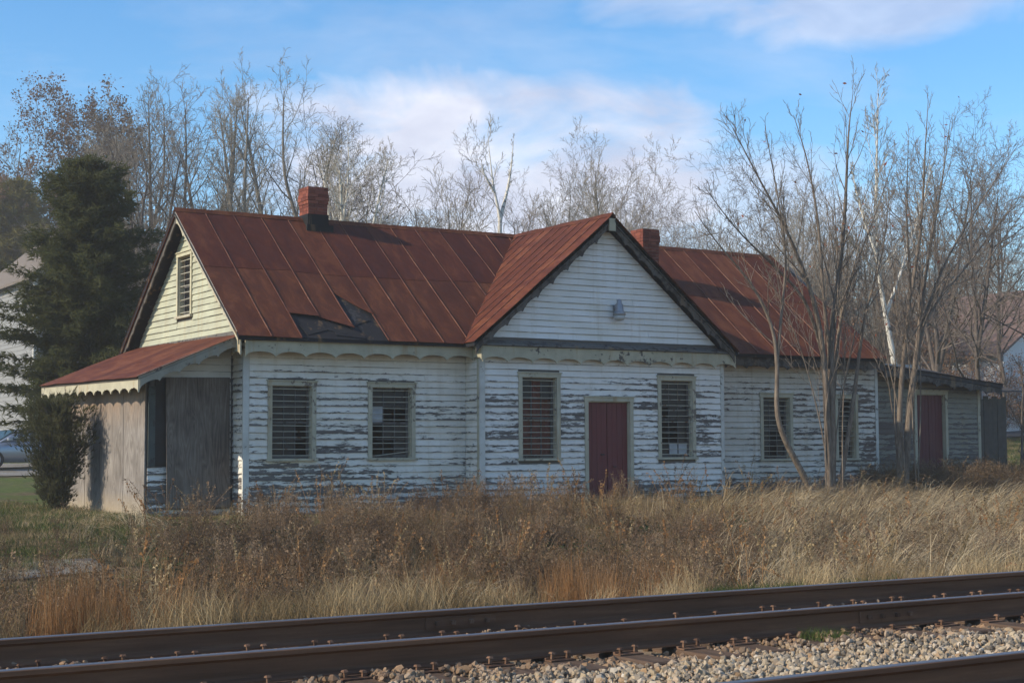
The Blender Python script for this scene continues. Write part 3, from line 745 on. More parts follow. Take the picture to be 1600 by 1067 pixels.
# ---- lean-to at the left end
XLE, XLT = 9.1, 11.2
def zlean(x, y): return 2.53 + (x - XLE) / (XLT - XLE) * .86 + .012 * (y - 27.3)
rl = slab('lean_to_roof', [(XLE, 27.3), (XLT - .06, 27.3), (XLT - .06, 33.6), (XLE, 33.6)], zlean, .0, .05, M_deck, HOUSE)
for i in range(10):
    a = 27.25 + .635 * i; sheet('roof_panel', [(XLE - .05, a), (XLT - .04, a), (XLT - .04, a + .635), (XLE - .05, a + .635)], zlean, 0, M_rustG, rl, .02)
scallop((XLE + .03, 27.29, 2.50), (XLE + .03, 33.6, 2.575), 12, .23, .075, (-1, 0, 0), mat=M_trim, ragged=.006)
scallop((XLE + .03, 27.30, 2.50), (10.97, 27.30, 3.265), 5, .17, .06, (0, -1, 0), mat=M_rakel, name='bargeboard')
mb = MB(); mb.beam((XLE, 27.285, 2.53), (10.97, 27.285, 3.30), .02, .06); mb.build('verge_trim', M_rakel, HOUSE)
ws2 = wall(FLF, 9.52, 11.2, -.3, 2.62, [], top=[(9.52, 2.62), (11.2, 2.62), (11.2, 3.28)])
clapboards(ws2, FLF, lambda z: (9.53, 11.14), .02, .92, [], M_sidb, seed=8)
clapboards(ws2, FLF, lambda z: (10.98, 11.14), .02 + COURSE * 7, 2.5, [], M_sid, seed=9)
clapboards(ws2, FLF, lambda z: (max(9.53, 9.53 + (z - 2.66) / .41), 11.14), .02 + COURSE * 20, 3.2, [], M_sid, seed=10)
mb = MB(); mb.hexa([(9.87, 27.88, .16), (11.09, 27.88, .16), (11.09, 27.90, .16), (9.87, 27.90, .16), (9.84, 27.925, 2.57), (11.09, 27.925, 2.59), (11.09, 27.945, 2.59), (9.84, 27.945, 2.57)])
p = mb.build('plywood_sheet', M_plyD, HOUSE); p['label'] = 'dark plywood sheet boarding up the lean-to front'
mb = MB(); mb.fbox(FLF, 9.53, 9.66, .03, .055, .93, 2.40); mb.build('corner_board', M_green, HOUSE)
mb = MB(); mb.fbox(FLF, 9.661, 11.0, .004, .012, .93, 2.55); mb.build('boarded_opening', M_dark, HOUSE)
for i in range(4):
    a = 28.02 + 1.22 * i; b = min(a + 1.217, 33.4); mb = MB(); o = .02 + .006 * (i % 2)
    mb.hexa([FLS(a, 0, -.03), FLS(b, 0, -.03), FLS(b, o, -.03), FLS(a, o, -.03), FLS(a, 0, 2.5), FLS(b, 0, 2.5), FLS(b, o, 2.5), FLS(a, o, 2.5)])
    p = mb.build('plywood_sheet', M_plyL, HOUSE)
mb = MB(); mb.fbox(FLS, 28.02, 33.4, -.08, -.003, -.3, 2.55); mb.build('wall', M_sheath, HOUSE)
mb = MB(); mb.fbox(FLS, 32.9, 33.4, 0, .02, -.03, 2.5); mb.build('plywood_sheet', M_plyL, HOUSE)

# ---- annex at the right end
AX0, AX1 = 27.46, 31.30
def zann(x, y): return 3.13 - .095 * (x - 27.46)
DA = (28.95, 30.12, -.1, 2.62)
wa = wall(FN, AX0, AX1, -.3, 2.72, [inner(*DA)], top=[(AX0, 2.72), (AX1, 2.72), (AX1, 2.74), (AX0, 3.05)])
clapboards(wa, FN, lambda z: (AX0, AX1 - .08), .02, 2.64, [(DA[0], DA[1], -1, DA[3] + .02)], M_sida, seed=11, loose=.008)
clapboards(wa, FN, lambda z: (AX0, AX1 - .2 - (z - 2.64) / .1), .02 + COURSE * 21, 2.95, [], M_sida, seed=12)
mb = MB(); mb.box(AX1 - .1, AX1, 27.86, 31.4, -.3, 2.7); mb.build('wall', M_sida, HOUSE)
cboard(FN, AX1 - .078, AX1 + .02, -.05, 2.72, mat=M_casing)
door(FN, DA[0], DA[1], -.05, DA[3], .085, 8, M_door2, 'dark red plank door of the low annex')
mb = MB(); mb.box(28.03, 28.06, 27.0, 27.1, 2, 2.01)
ra = slab('annex_roof', [(27.48, 27.25), (31.64, 27.25), (31.68, 31.5), (27.48, 31.5)], zann, .06, .09, M_annexroof, HOUSE)
scallop((27.5, 27.28, 3.08), (31.62, 27.28, 2.69), 7, .20, .075, (0, -1, 0), mat=M_rake, ragged=.02)
for i in range(8):
    a = 27.52 + .52 * i; sheet('roof_panel', [(a, 27.2), (a + .515, 27.2), (a + .515, 31.5), (a, 31.5)], zann, 1, M_annexroof, ra, .075)

# ------------------------------------------------------------------ shed behind the annex
shed = empty('shed', (36.8, 34.5, float(H(36.8, 34.5))), 'low dark shed with a pale metal roof edge behind the annex', 'shed')
M_shed = simple('weathered_dark_boards', (.085, .074, .064), .9, .1, 0, .5, 4)
for i in range(17):
    mb = MB(); a = 35.05 + .2 * i; mb.box(a, a + .188, 33.0 + .007 * (i % 3), 33.03, -.1, 2.72 + .05 * math.sin(i * 3.3)); mb.build('plank', M_shed, shed)
mb = MB(); mb.box(35.05, 35.10, 33.06, 36.5, -.1, 2.7); mb.box(38.40, 38.45, 33.06, 36.5, -.1, 2.7); mb.box(35.1, 38.4, 36.4, 36.45, -.1, 3.5); mb.build('wall', M_shed, shed)
for i in range(8):
    a = 34.7 + .5 * i; b = a + .492; d = .015 * math.sin(i * 2.1)
    mb = MB(); mb.hexa([(a, 32.6, 2.88 + d), (b, 32.6, 2.88 + d), (b, 36.8, 3.80), (a, 36.8, 3.80), (a, 32.6, 2.92 + d), (b, 32.6, 2.92 + d), (b, 36.8, 3.84), (a, 36.8, 3.84)]); mb.build('roof_panel', M_annexroof, shed)
mb = MB(); mb.box(34.65, 38.75, 36.81, 36.86, 3.78, 3.93); mb.build('roof_edge', M_galv, shed)

# ------------------------------------------------------------------ railway
def rail(Yc, label):
    e = empty('rail', (10, Yc, -.185), label, 'rail', 'steel rails of the two tracks')
    prof = [(-.075, -.185), (.075, -.185), (.075, -.172), (.018, -.155), (.009, -.14), (.009, -.052), (.022, -.042), (.036, -.034), (.036, -.008), (.028, -.0), (-.028, 0), (-.036, -.008), (-.036, -.034), (-.022, -.042), (-.009, -.052), (-.009, -.14), (-.018, -.155), (-.075, -.172)]
    xs = list(np.arange(-40, 3, 6)) + list(np.arange(3, 24, 3)) + list(range(24, 200, 16)); n = len(prof); vs = []; fs = []
    for x in xs: vs += [(x, Yc + y, z) for y, z in prof]
    for k in range(len(xs) - 1):
        for i in range(n): j = (i + 1) % n; fs.append((k * n + i, k * n + j, (k + 1) * n + j, (k + 1) * n + i))
    fs += [tuple(range(n)), tuple(range(len(vs) - n, len(vs)))]
    mb = MB(); mb.add(vs, fs); mb.build('rail_section', M_rail, e)
    return e
m = Mt('rail_steel', .85, .1); a = m.noise((.4, 6, 6), 2, 6, .65); z = m.z(); sp = m.noise((1, 1, 1), 30, 3, .6)
c = m.ramp(a, [(.3, (.095, .050, .030)), (.55, (.155, .080, .046)), (.75, (.23, .12, .066))])
c = m.mix(m.math('MULTIPLY', m.mr(sp, .55, .75), .3), c, (.10, .055, .035, 1))
c = m.mix(m.mr(z, -.006, -.001), c, (.20, .20, .21, 1)); m.color(c)
m.set(m.b.inputs['Roughness'], m.mr(z, -.006, -.001, .85, .42)); m.set(m.b.inputs['Metallic'], m.mr(z, -.006, -.001, .0, .7)); m.bump(sp, .15, .003)
M_rail = m.done()
M_rustiron = rust('rusty_iron', (.075, .042, .028), (.13, .075, .048), (.20, .12, .078), 3, .85)
m = Mt('weathered_tie', .95, .1); a = m.noise((8, .7, 8), 2.2, 7, .65); r = m.rnd()
c = m.ramp(a, [(.3, (.055, .038, .028)), (.55, (.12, .078, .052)), (.75, (.21, .145, .10))]); m.color(m.mix(m.math('MULTIPLY', r, .4), c, (.075, .055, .045, 1))); m.bump(a, .6, .012); M_tie = m.done()
r1 = rail(10.5, 'farthest brown steel rail, its head edged against the weeds')
r2_ = rail(9.0, 'middle brown steel rail between the spikes and the ballast')
r3 = rail(6.41, 'nearest brown steel rail in the lower right corner')
def joint(e, Yc, x, side):
    mb = MB(); mb.hexa([(x - .31, Yc + side * .0095, -.142), (x + .31, Yc + side * .0095, -.142), (x + .31, Yc + side * .022, -.142), (x - .31, Yc + side * .022, -.142),
             (x - .31, Yc + side * .0095, -.054), (x + .31, Yc + side * .0095, -.054), (x + .31, Yc + side * .016, -.054), (x - .31, Yc + side * .016, -.054)])
    j = mb.build('joint_bar', M_rail, e)
    for dx in (-.22, -.08, .08, .22):
        q = MB(); q.beam((x + dx, Yc + side * .025, -.098), (x + dx, Yc + side * .052, -.098), .03, .03); q.build('bolt', M_rustiron, j)
joint(r1, 10.5, 6.05, -1); joint(r2_, 9.0, 9.05, -1)
def tie(x, Yc, first):
    e = empty('railroad_tie', (x, Yc, -.2), None, 'railroad tie')
    return e
tie_xy = [(.2 + .52 * i + random.uniform(-.03, .03), 9.75) for i in range(44)] + [(3.5 + .52 * i + random.uniform(-.03, .03), 5.66) for i in range(16)]
tie_me = []; 
for k in range(3):
    mb = MB(); mb.box(-.115, .115, -1.3, 1.3, -.16, 0.0); 
    o = mb.build('railroad_tie', M_tie, None, bevel=.012); tie_me.append(o.data); bpy.data.objects.remove(o)
mb = MB(); mb.hexa([(-.10, -.17, .002), (.10, -.17, .002), (.10, .17, .002), (-.10, .17, .002), (-.10, -.17, .012), (.10, -.17, .012), (.10, .17, .012), (-.10, .17, .012)])
mb.box(-.10, .10, -.105, -.078, .0125, .022); mb.box(-.10, .10, .078, .105, .0125, .022)
o = mb.build('tie_plate', M_rustiron); plate_me = o.data; bpy.data.objects.remove(o)
mb = MB(); mb.box(-.009, .009, -.009, .009, 0, .034); mb.hexa([(-.017, -.018, .0342), (.017, -.018, .0342), (.017, .028, .0342), (-.017, .028, .0342), (-.012, -.010, .048), (.012, -.010, .048), (.012, .018, .046), (-.012, .018, .046)])
o = mb.build('spike', M_rustiron); spike_me = o.data; bpy.data.objects.remove(o)
for i, (x, Yc) in enumerate(tie_xy):
    far = Yc > 8
    t = bpy.data.objects.new('railroad_tie', tie_me[i % 3]); col.objects.link(t); t.location = (x, Yc + random.uniform(-.05, .05), -.205); t.rotation_euler.z = random.uniform(-.02, .02)
    tag(t, 'weathered brown wooden tie under the far track' if far else 'weathered brown wooden tie under the near track', 'railroad tie', 'ties under the far track' if far else 'ties under the near track')
    for dy in (.75, -.75):
        if not far and dy < 0: continue
        p = bpy.data.objects.new('tie_plate', plate_me); col.objects.link(p); p.parent = t; p.location = (0, Yc + dy - t.location.y, 0)
        for (sx, sy) in ((-.065, -.125), (.06, -.122), (-.06, .125), (.065, .122)):
            if random.random() < .18: continue
            s = bpy.data.objects.new('spike', spike_me); col.objects.link(s); s.parent = p
            s.location = (sx, sy, .004 + random.choice((0, .0, .006, .012, .018))); s.rotation_euler = (random.uniform(-.1, .1), random.uniform(-.12, .12), 0 if sy < 0 else math.pi)

# ------------------------------------------------------------------ scattering of uncountable cover
def scatter(name, sources, pts, rotz, tiltx, tilty, scale, idx):
    c = bpy.data.collections.new(name + '_kinds')
    for i, me in enumerate(sources):
        o = bpy.data.objects.new('%s_kind_%02d' % (name, i), me); c.objects.link(o)
    n = len(pts); me = bpy.data.meshes.new(name); me.vertices.add(n); me.vertices.foreach_set('co', np.asarray(pts, np.float32).ravel())
    a = me.attributes.new('rot', 'FLOAT_VECTOR', 'POINT'); a.data.foreach_set('vector', np.stack([tiltx, tilty, rotz], 1).astype(np.float32).ravel())
    a = me.attributes.new('scl', 'FLOAT', 'POINT'); a.data.foreach_set('value', np.asarray(scale, np.float32))
    a = me.attributes.new('kin', 'INT', 'POINT'); a.data.foreach_set('value', np.asarray(idx, np.int32))
    o = bpy.data.objects.new(name, me); col.objects.link(o); o['kind'] = 'stuff'
    ng = bpy.data.node_groups.new(name, 'GeometryNodeTree')
    ng.interface.new_socket('Geometry', in_out='INPUT', socket_type='NodeSocketGeometry'); ng.interface.new_socket('Geometry', in_out='OUTPUT', socket_type='NodeSocketGeometry')
    N = ng.nodes; L = ng.links
    gi = N.new('NodeGroupInput'); go = N.new('NodeGroupOutput'); ci = N.new('GeometryNodeCollectionInfo'); ci.inputs['Collection'].default_value = c
    ci.inputs['Separate Children'].default_value = True; ci.inputs['Reset Children'].default_value = True
    ip = N.new('GeometryNodeInstanceOnPoints'); ip.inputs['Pick Instance'].default_value = True
    def at(nm, ty):
        k = N.new('GeometryNodeInputNamedAttribute'); k.data_type = ty; k.inputs['Name'].default_value = nm
        return [s for s in k.outputs if s.enabled and s.name == 'Attribute'][0]
    e = N.new('FunctionNodeEulerToRotation')
    L.new(gi.outputs[0], ip.inputs['Points']); L.new(ci.outputs[0], ip.inputs['Instance']); L.new(at('kin', 'INT'), ip.inputs['Instance Index'])
    L.new(at('rot', 'FLOAT_VECTOR'), e.inputs[0]); L.new(e.outputs[0], ip.inputs['Rotation']); L.new(at('scl', 'FLOAT'), ip.inputs['Scale'])
    L.new(ip.outputs[0], go.inputs[0])
    md = o.modifiers.new('scatter', 'NODES'); md.node_group = ng
    return o
rg = np.random.default_rng(11)

# ballast stones
m = Mt('ballast_stone', .9, .2); r = m.rnd(); a = m.noise((1, 1, 1), 25, 4, .6, vec=m.obj()); y_ = m.axis(1)
c = m.ramp(r, [(0, (.13, .112, .09)), (.25, (.31, .255, .185)), (.5, (.44, .335, .205)), (.7, (.48, .41, .31)), (.88, (.36, .225, .115)), (1, (.64, .57, .46))])
c = m.mix(m.math('MULTIPLY', m.math('MAXIMUM', m.mr(y_, 8.25, 8.75), m.mr(y_, 6.8, 6.55)), .75), c, m.mix(r, (.14, .072, .036, 1), (.30, .17, .085, 1)))
c = m.mix(m.math('MULTIPLY', a, .4), c, (.12, .10, .08, 1)); m.color(c); M_bal = m.done()
stones = []
for k in range(7):
    bm = bmesh.new(); bmesh.ops.create_icosphere(bm, subdivisions=1, radius=.026)
    s = np.random.default_rng(k); sc = s.uniform(.65, 1.3, 3)
    for v in bm.verts: v.co = Vector(v.co[i] * sc[i] for i in range(3)) * s.uniform(.62, 1.3)
    me = bpy.data.meshes.new('stone'); bm.to_mesh(me); bm.free(); me.materials.append(M_bal); stones.append(me)
n = 46000
bx = rg.uniform(1, 17, n); by = rg.uniform(4.2, 8.95, n); keep = (bx > by * .22 - .3) & (bx < by * 1.32 + 1)
bx2 = rg.uniform(0, 18, 11000); by2 = rg.uniform(9.05, 12.1, 11000)
bx = np.concatenate([bx[keep], bx2]); by = np.concatenate([by[keep], by2])
near_tie = np.zeros(len(bx), bool)
for x, Yc in tie_xy: near_tie |= (np.abs(bx - x) < .12) & (np.abs(by - Yc) < 1.32)
low = near_tie & (rg.random(len(bx)) < .93)
bx, by = bx[~low], by[~low]; n = len(bx)
crown = .03 * np.sin(bx * 1.7) * np.sin(by * 2.3)
bz = -.235 + rg.uniform(0, .035, n) + crown - .10 * sstep(by, 11.3, 12.1)
scatter('ballast', stones, np.stack([bx, by, bz], 1), rg.uniform(0, 6.28, n), rg.uniform(0, 6.28, n), rg.uniform(0, 6.28, n), rg.uniform(.42, 1.0, n) * np.where(rg.random(n) < .12, 1.45, 1), rg.integers(0, 7, n))

# (grass and weed clumps)
def plant_mat(name, stops, trans=.25):
    m = Mt(name, .75, .15); r = m.rnd(); a = m.noise((1, 1, 1), 3, 3, .6)
    v = m.math('ADD', m.math('MULTIPLY', r, .6), m.math('MULTIPLY', a, .4)); c = m.ramp(v, stops); m.color(c)
    tr = m.n('ShaderNodeBsdfTranslucent'); m.t.links.new(c, tr.inputs[0]); mx = m.n('ShaderNodeMixShader'); mx.inputs[0].default_value = trans
    m.t.links.new(m.b.outputs[0], mx.inputs[1]); m.t.links.new(tr.outputs[0], mx.inputs[2]); m.t.links.new(mx.outputs[0], m.t.nodes['Material Output'].inputs[0])
    return m.done()
M_straw = plant_mat('straw_grass', [(.2, (.17, .12, .058)), (.5, (.30, .215, .108)), (.8, (.45, .34, .19))])
M_arch = plant_mat('arching_grass', [(.2, (.14, .10, .058)), (.5, (.32, .24, .14)), (.8, (.58, .47, .30))])
M_broom = plant_mat('broom_grass', [(.2, (.17, .085, .035)), (.5, (.29, .145, .055)), (.8, (.38, .22, .10))])
M_weed = plant_mat('brown_weed', [(.2, (.085, .055, .031)), (.5, (.16, .105, .060)), (.8, (.28, .195, .115))], .12)
M_seed = plant_mat('weed_seed', [(.2, (.11, .066, .040)), (.5, (.20, .13, .078)), (.8, (.31, .22, .14))], .2)
M_gr = plant_mat('green_grass', [(.2, (.035, .05, .012)), (.5, (.065, .095, .022)), (.8, (.13, .15, .045))], .3)
M_bram = plant_mat('bramble_leaf', [(.2, (.022, .038, .014)), (.5, (.045, .068, .026)), (.8, (.07, .085, .035))], .25)
M_redl = plant_mat('red_leaf', [(.2, (.16, .03, .018)), (.5, (.25, .06, .03)), (.8, (.32, .12, .05))], .3)
def blades(n, h, hv, rad, w, arch, lean=(0, 0), seed=0, seg=4, sag=.38, be=1.8):
    s = np.random.default_rng(seed); out = NM()
    a = s.uniform(0, 6.283, n); r = rad * np.sqrt(s.random(n)); x0 = r * np.cos(a); y0 = r * np.sin(a)
    L = h * (1 - hv * s.random(n)); d = s.uniform(0, 6.283, n); dx = np.cos(d) * arch * s.uniform(.3, 1.2, n) + lean[0] * s.uniform(.4, 1.3, n); dy = np.sin(d) * arch * s.uniform(.3, 1.2, n) + lean[1] * s.uniform(.4, 1.3, n)
    wa = s.uniform(0, 6.283, n); wx = np.cos(wa); wy = np.sin(wa)
    V = []
    for k in range(seg + 1):
        t = k / seg; bend = t ** be
        hor = np.hypot(dx, dy); drop = np.clip(hor, 0, 1.6) * sag * t ** 3
        px = x0 + dx * L * bend; py = y0 + dy * L * bend; pz = L * (t - drop)
        ww = w * (1 - t * .9) * .5
        V += [np.stack([px - wx * ww, py - wy * ww, pz], 1), np.stack([px + wx * ww, py + wy * ww, pz], 1)]
    V = np.stack(V, 1).reshape(-1, 3); base = np.arange(n)[:, None] * 2 * (seg + 1)
    Q = np.concatenate([np.stack([base[:, 0] + 2 * k, base[:, 0] + 2 * k + 1, base[:, 0] + 2 * k + 3, base[:, 0] + 2 * k + 2], 1) for k in range(seg)])
    out.add(V, Q); return out
def weed(seed, h=.9, stems=7, twigs=12, rad=.16):
    s = np.random.default_rng(seed); st = NM(); 
    for i in range(stems):
        a = s.uniform(0, 6.28); p0 = np.array([math.cos(a), math.sin(a), 0]) * rad * s.random(); L = h * s.uniform(.6, 1.0); d = np.array([s.normal(0, .22), s.normal(0, .22), 1.0])
        P = np.array([p0 + d * L * t + np.array([s.normal(0, .012), s.normal(0, .012), 0]) for t in np.linspace(0, 1, 5)])
        V, Q = tube_np(P, np.linspace(.0045, .0018, 5), 3); st.add(V, Q)
        for j in range(twigs):
            t = s.uniform(.3, 1); q0 = p0 + d * L * t; b = s.uniform(0, 6.28); e = np.array([math.cos(b) * .75, math.sin(b) * .75, s.uniform(.3, 1.1)]); l = s.uniform(.08, .26) * (1.25 - t * .6) * h
            P = np.array([q0, q0 + e * l * .5 + [0, 0, .01], q0 + e * l]); V, Q = tube_np(P, np.array([.0024, .0018, .001]), 3); st.add(V, Q)
            k = s.integers(4, 9); c = q0 + e * l * s.uniform(.35, 1.05, k)[:, None] + s.normal(0, .02, (k, 3)); u = s.normal(0, .0075, (k, 3)); v = s.normal(0, .0095, (k, 3))
            st.addt(np.stack([c - u, c + u, c + v], 1).reshape(-1, 3), np.arange(3 * k).reshape(-1, 3))
    return st
K_straw = [blades(90, .46, .6, .22, .006, .55, (.18, -.05), 20 + i, 4).mesh('straw_tuft', M_straw) for i in range(4)]
K_arch = [blades(36, 1.5, .6, .28, .0145, .26, (1.0, -.5), 30 + i, 8, .95, 1.3).mesh('arching_tuft', M_arch) for i in range(5)]
K_broom = [blades(64, .85, .6, .17, .0055, .2, (.03, 0), 40 + i, 4).mesh('broom_tuft', M_broom) for i in range(4)]
K_weed = [weed(50 + i, .95).mesh('weed', M_weed) for i in range(4)] + [weed(60 + i, .85, 9, 14, .2).mesh('weed', M_seed) for i in range(3)]
def stalk(seed, h=1.0, n=5):
    s = np.random.default_rng(seed); st = NM()
    for i in range(n):
        p0 = np.array([s.normal(0, .08), s.normal(0, .08), 0]); L = h * s.uniform(.65, 1.1); dx, dy = s.normal(0, .28, 2)
        if s.random() < .22: brk = s.uniform(.4, .7)
        else: brk = 2
        P = []
        for t in np.linspace(0, 1, 7):
            z = L * t if t < brk else L * (brk - (t - brk) * .5); k = t ** 1.6 + (max(0, t - brk) * 1.6); P.append(p0 + np.array([dx * L * k, dy * L * k, z]))
        P = np.array(P); V, Q = tube_np(P, np.linspace(.0055, .0025, 7), 3); st.add(V, Q)
        k = 26; w = s.uniform(.72, 1.02, k); c = np.stack([np.interp(w, np.linspace(0, 1, 7), P[:, j]) for j in range(3)], 1) + s.normal(0, .013, (k, 3)); u = s.normal(0, .010, (k, 3)); v = s.normal(0, .012, (k, 3)) + [0, 0, .018]
        st.addt(np.stack([c - u, c + u, c + v], 1).reshape(-1, 3), np.arange(3 * k).reshape(-1, 3))
    return st
K_stalk = [stalk(120 + i).mesh('stalk', (M_straw, M_seed, M_broom, M_weed, M_straw)[i]) for i in range(5)]
K_green = [blades(110, .16, .6, .22, .006, .6, (0, 0), 70 + i, 3).mesh('green_tuft', M_gr) for i in range(4)]
K_lawn = [blades(150, .09, .6, .40, .006, .7, (0, 0), 80 + i, 2).mesh('lawn_tuft', M_gr) for i in range(3)] + [blades(120, .11, .6, .40, .006, .8, (0, 0), 85 + i, 2).mesh('dry_lawn_tuft', M_straw) for i in range(2)]
def leafy(seed, n, rad, h, size, mat):
    s = np.random.default_rng(seed); c = np.stack([s.normal(0, rad * .5, n), s.normal(0, rad * .5, n), s.uniform(.02, h, n)], 1)
    u = s.normal(0, 1, (n, 3)); u /= np.linalg.norm(u, axis=1)[:, None]; v = np.cross(u, s.normal(0, 1, (n, 3))); v /= np.linalg.norm(v, axis=1)[:, None]
    sz = size * s.uniform(.5, 1.2, n)[:, None]; o = NM()
    o.add(np.stack([c - u * sz, c + v * sz * .45, c + u * sz, c - v * sz * .45], 1).reshape(-1, 3), np.arange(4 * n).reshape(-1, 4)); return o
K_bram = [leafy(90 + i, 90, .3, .35, .035, M_bram).mesh('bramble', M_bram) for i in range(3)]
K_red = [leafy(95 + i, 50, .16, .32, .035, M_redl).mesh('red_sapling', M_redl) for i in range(2)]

def vn(x, y, s, seed):                             # smooth value noise 0..1 in numpy
    r = np.random.default_rng(seed); t = r.random((64, 64)); X_ = x * s; Y_ = y * s; i = np.floor(X_).astype(int); j = np.floor(Y_).astype(int)
    fx = X_ - i; fy = Y_ - j; fx = fx * fx * (3 - 2 * fx); fy = fy * fy * (3 - 2 * fy); g_ = lambda a, b: t[a % 64, b % 64]
    return (g_(i, j) * (1 - fx) + g_(i + 1, j) * fx) * (1 - fy) + (g_(i, j + 1) * (1 - fx) + g_(i + 1, j + 1) * fx) * fy
def points(n, x0, x1, y0, y1, prob):
    x = rg.uniform(x0, x1, n); y = rg.uniform(y0, y1, n); k = rg.random(n) < prob(x, y)
    outside = ~((x > 9.2) & (x < 31) & (y > 27.9)) & ~((x > 11.0) & (y > 27.35) & (x < 31)) & ~((x > 15.9) & (x < 22.3) & (y > 26.8))
    k &= outside; return x[k], y[k]
def cover(name, kinds, xy, s0, s1, tilt=.12, rot=True, zo=-.01):
    x, y = xy; n = len(x); z = H(x, y) + zo
    return scatter(name, kinds, np.stack([x, y, z], 1), rg.uniform(0, 6.28, n) if rot else rg.normal(0, .6, n), rg.normal(0, tilt, n), rg.normal(0, tilt, n), rg.uniform(s0, s1, n), rg.integers(0, len(kinds), n))
ang = lambda x, y: np.degrees(np.arctan2(x, np.maximum(y, .1)))       # bearing from the track-side viewpoint
def p_weed(x, y):
    a = ang(x, y); d = np.clip(vn(x, y, .55, 1) * 2.4 - .55, 0, 1) * (.35 + .65 * vn(x, y, 1.7, 9))
    return d * sstep(y, 12.6, 14) * (1 - sstep(y, 24.4, 26.6)) * (1 - .93 * sstep(a, 39, 41.5)) * np.where((a < 20) & (y > 17.5), .10, 1) * .8 * np.where((a > 34) & (y > 21), .3, 1)
def p_arch(x, y):
    a = ang(x, y); return sstep(a, 38, 41) * sstep(y, 12.9, 14.2) * (1 - sstep(y, 23.8, 25.8)) * (.5 + .5 * vn(x, y, .6, 2))
def p_straw(x, y):
    a = ang(x, y); n1 = vn(x, y, .45, 3)
    near = (1 - sstep(y, 12.6, 13.6)) * sstep(y, 11.5, 11.9) * np.where((a > 19) & (a < 29), 1, .35)
    house = sstep(y, 21, 23.5) * (1 - sstep(y, 27, 27.6)) * sstep(a, 31, 34.5)
    return np.clip(near + house * (.4 + .6 * n1) + .38 * n1 * (y > 13) * (y < 26) * np.where(a > 40, .3, 1) * np.where((x < 9.5) & (y > 18.5), .12, 1), 0, 1)
def p_broom(x, y):
    a = ang(x, y); blob = np.clip(vn(x, y, .8, 4) * 3 - 1.55, 0, 1)
    left = (a < 22.5) * (y < 16.5) * (y > 12.2) * np.clip(blob + .15, 0, 1); mid = ((a > 33.2) & (a < 35.8) | (a > 36.9) & (a < 38)) * (y > 12.8) * (y < 15.5) * .9
    return np.clip(left + mid + .28 * np.clip(vn(x, y, 1.1, 14) * 4 - 2.7, 0, 1) * (y > 13) * (y < 21) * (a < 38), 0, 1)
def p_green(x, y):
    a = ang(x, y); n1 = vn(x, y, .7, 5)
    return np.clip((a > 38.5) * (y > 11.7) * (y < 13.6) * (n1 > .4) * .9 + (n1 > .56) * .6 * (y > 13) * (y < 24), 0, 1)
cover('weeds', K_weed, points(9000, 1, 27, 12.3, 26.8, p_weed), .45, .98)
cover('arching_grass', K_arch, points(4300, 9, 34, 12.5, 26, p_arch), .5, 1.05, .14, False)
cover('fallen_stalks', K_arch, points(1500, 2, 22, 13, 25.5, lambda x, y: .16 * (ang(x, y) < 40) * (ang(x, y) > 16)), .35, .8, .25)
cover('dry_stalks', K_stalk, points(2600, 1, 33, 12.6, 26.3, lambda x, y: .55 * vn(x, y, .9, 12) * np.where((ang(x, y) < 19) & (y > 18), .15, 1)), .45, 1.05, .16)
cover('straw_grass', K_straw, points(9000, 1, 34, 11.4, 27.6, p_straw), .6, 1.25)
cover('broom_grass', K_broom, points(3400, 1, 22, 12, 21, p_broom), .7, 1.1)
cover('green_grass', K_green, points(5000, 1, 30, 11.6, 25, p_green), .7, 1.5)
cover('brambles', K_bram, points(1500, 2, 30, 13, 23, lambda x, y: np.clip(vn(x, y, .5, 6) * 3 - 1.9, 0, 1)), .7, 1.3)
cover('red_seedlings', K_red, points(60, 13, 26, 12, 16, lambda x, y: (ang(x, y) > 40) * .55), .6, 1.2)
def p_lawn(x, y): return np.clip(((x < 9.2) | (x > 31.2)) * (.55 + .45 * vn(x, y, .5, 7)) * np.where((y > 21) & (y < 23.2) & (x < 8.3), .12, 1) * ((y < 55) | (x > 30)), 0, 1)
cover('lawn_grass', K_lawn, points(9000, 4, 12, 20, 46, p_lawn), .8, 1.4)
cover('right_lawn_grass', K_lawn, points(9000, 31, 60, 25, 52, p_lawn), 1, 1.7)
scatter('rail_side_tuft', K_green, [(8.15, 8.78, -.2), (8.2, 8.72, -.2), (8.08, 8.74, -.2)], np.zeros(3), np.zeros(3), np.zeros(3), np.full(3, .75), np.arange(3))
# dark brush in front of the annex
K_brush = [weed(100 + i, 1.0, 12, 16, .35).mesh('brush', M_weed) for i in range(3)]
cover('brush', K_brush, points(560, 26.6, 34.5, 25.4, 27.6, lambda x, y: .45 + .4 * (x > 29)), .55, 1.0, .5)

# ------------------------------------------------------------------ trees
def bark(name, c0, c1, c2, birch=False):
    m = Mt(name, .9, .12); a = m.noise((9, 9, 1.6), 2, 7, .72); c = m.ramp(a, [(.33, c0), (.5, c1), (.68, c2)])
    if birch:
        b = m.noise((1.5, 1.5, 3), 1.6, 5, .7); c = m.mix(m.mr(b, .56, .62), c, (.10, .085, .07, 1))
    m.color(c); m.bump(a, .5, .02); return m.done()
M_bark = bark('grey_bark', (.10, .085, .07), (.17, .15, .125), (.27, .24, .20))
M_barkd = bark('dark_bark', (.055, .043, .035), (.10, .08, .066), (.17, .14, .115))
M_barkf = bark('scrub_bark', (.085, .066, .050), (.165, .130, .100), (.27, .225, .175))
M_birch = bark('birch_bark', (.42, .38, .31), (.60, .56, .48), (.74, .70, .62), True)
M_twig = bark('twigs', (.14, .112, .088), (.215, .178, .142), (.30, .255, .21))
M_twigp = bark('pale_twigs', (.21, .18, .14), (.30, .265, .21), (.40, .355, .29))
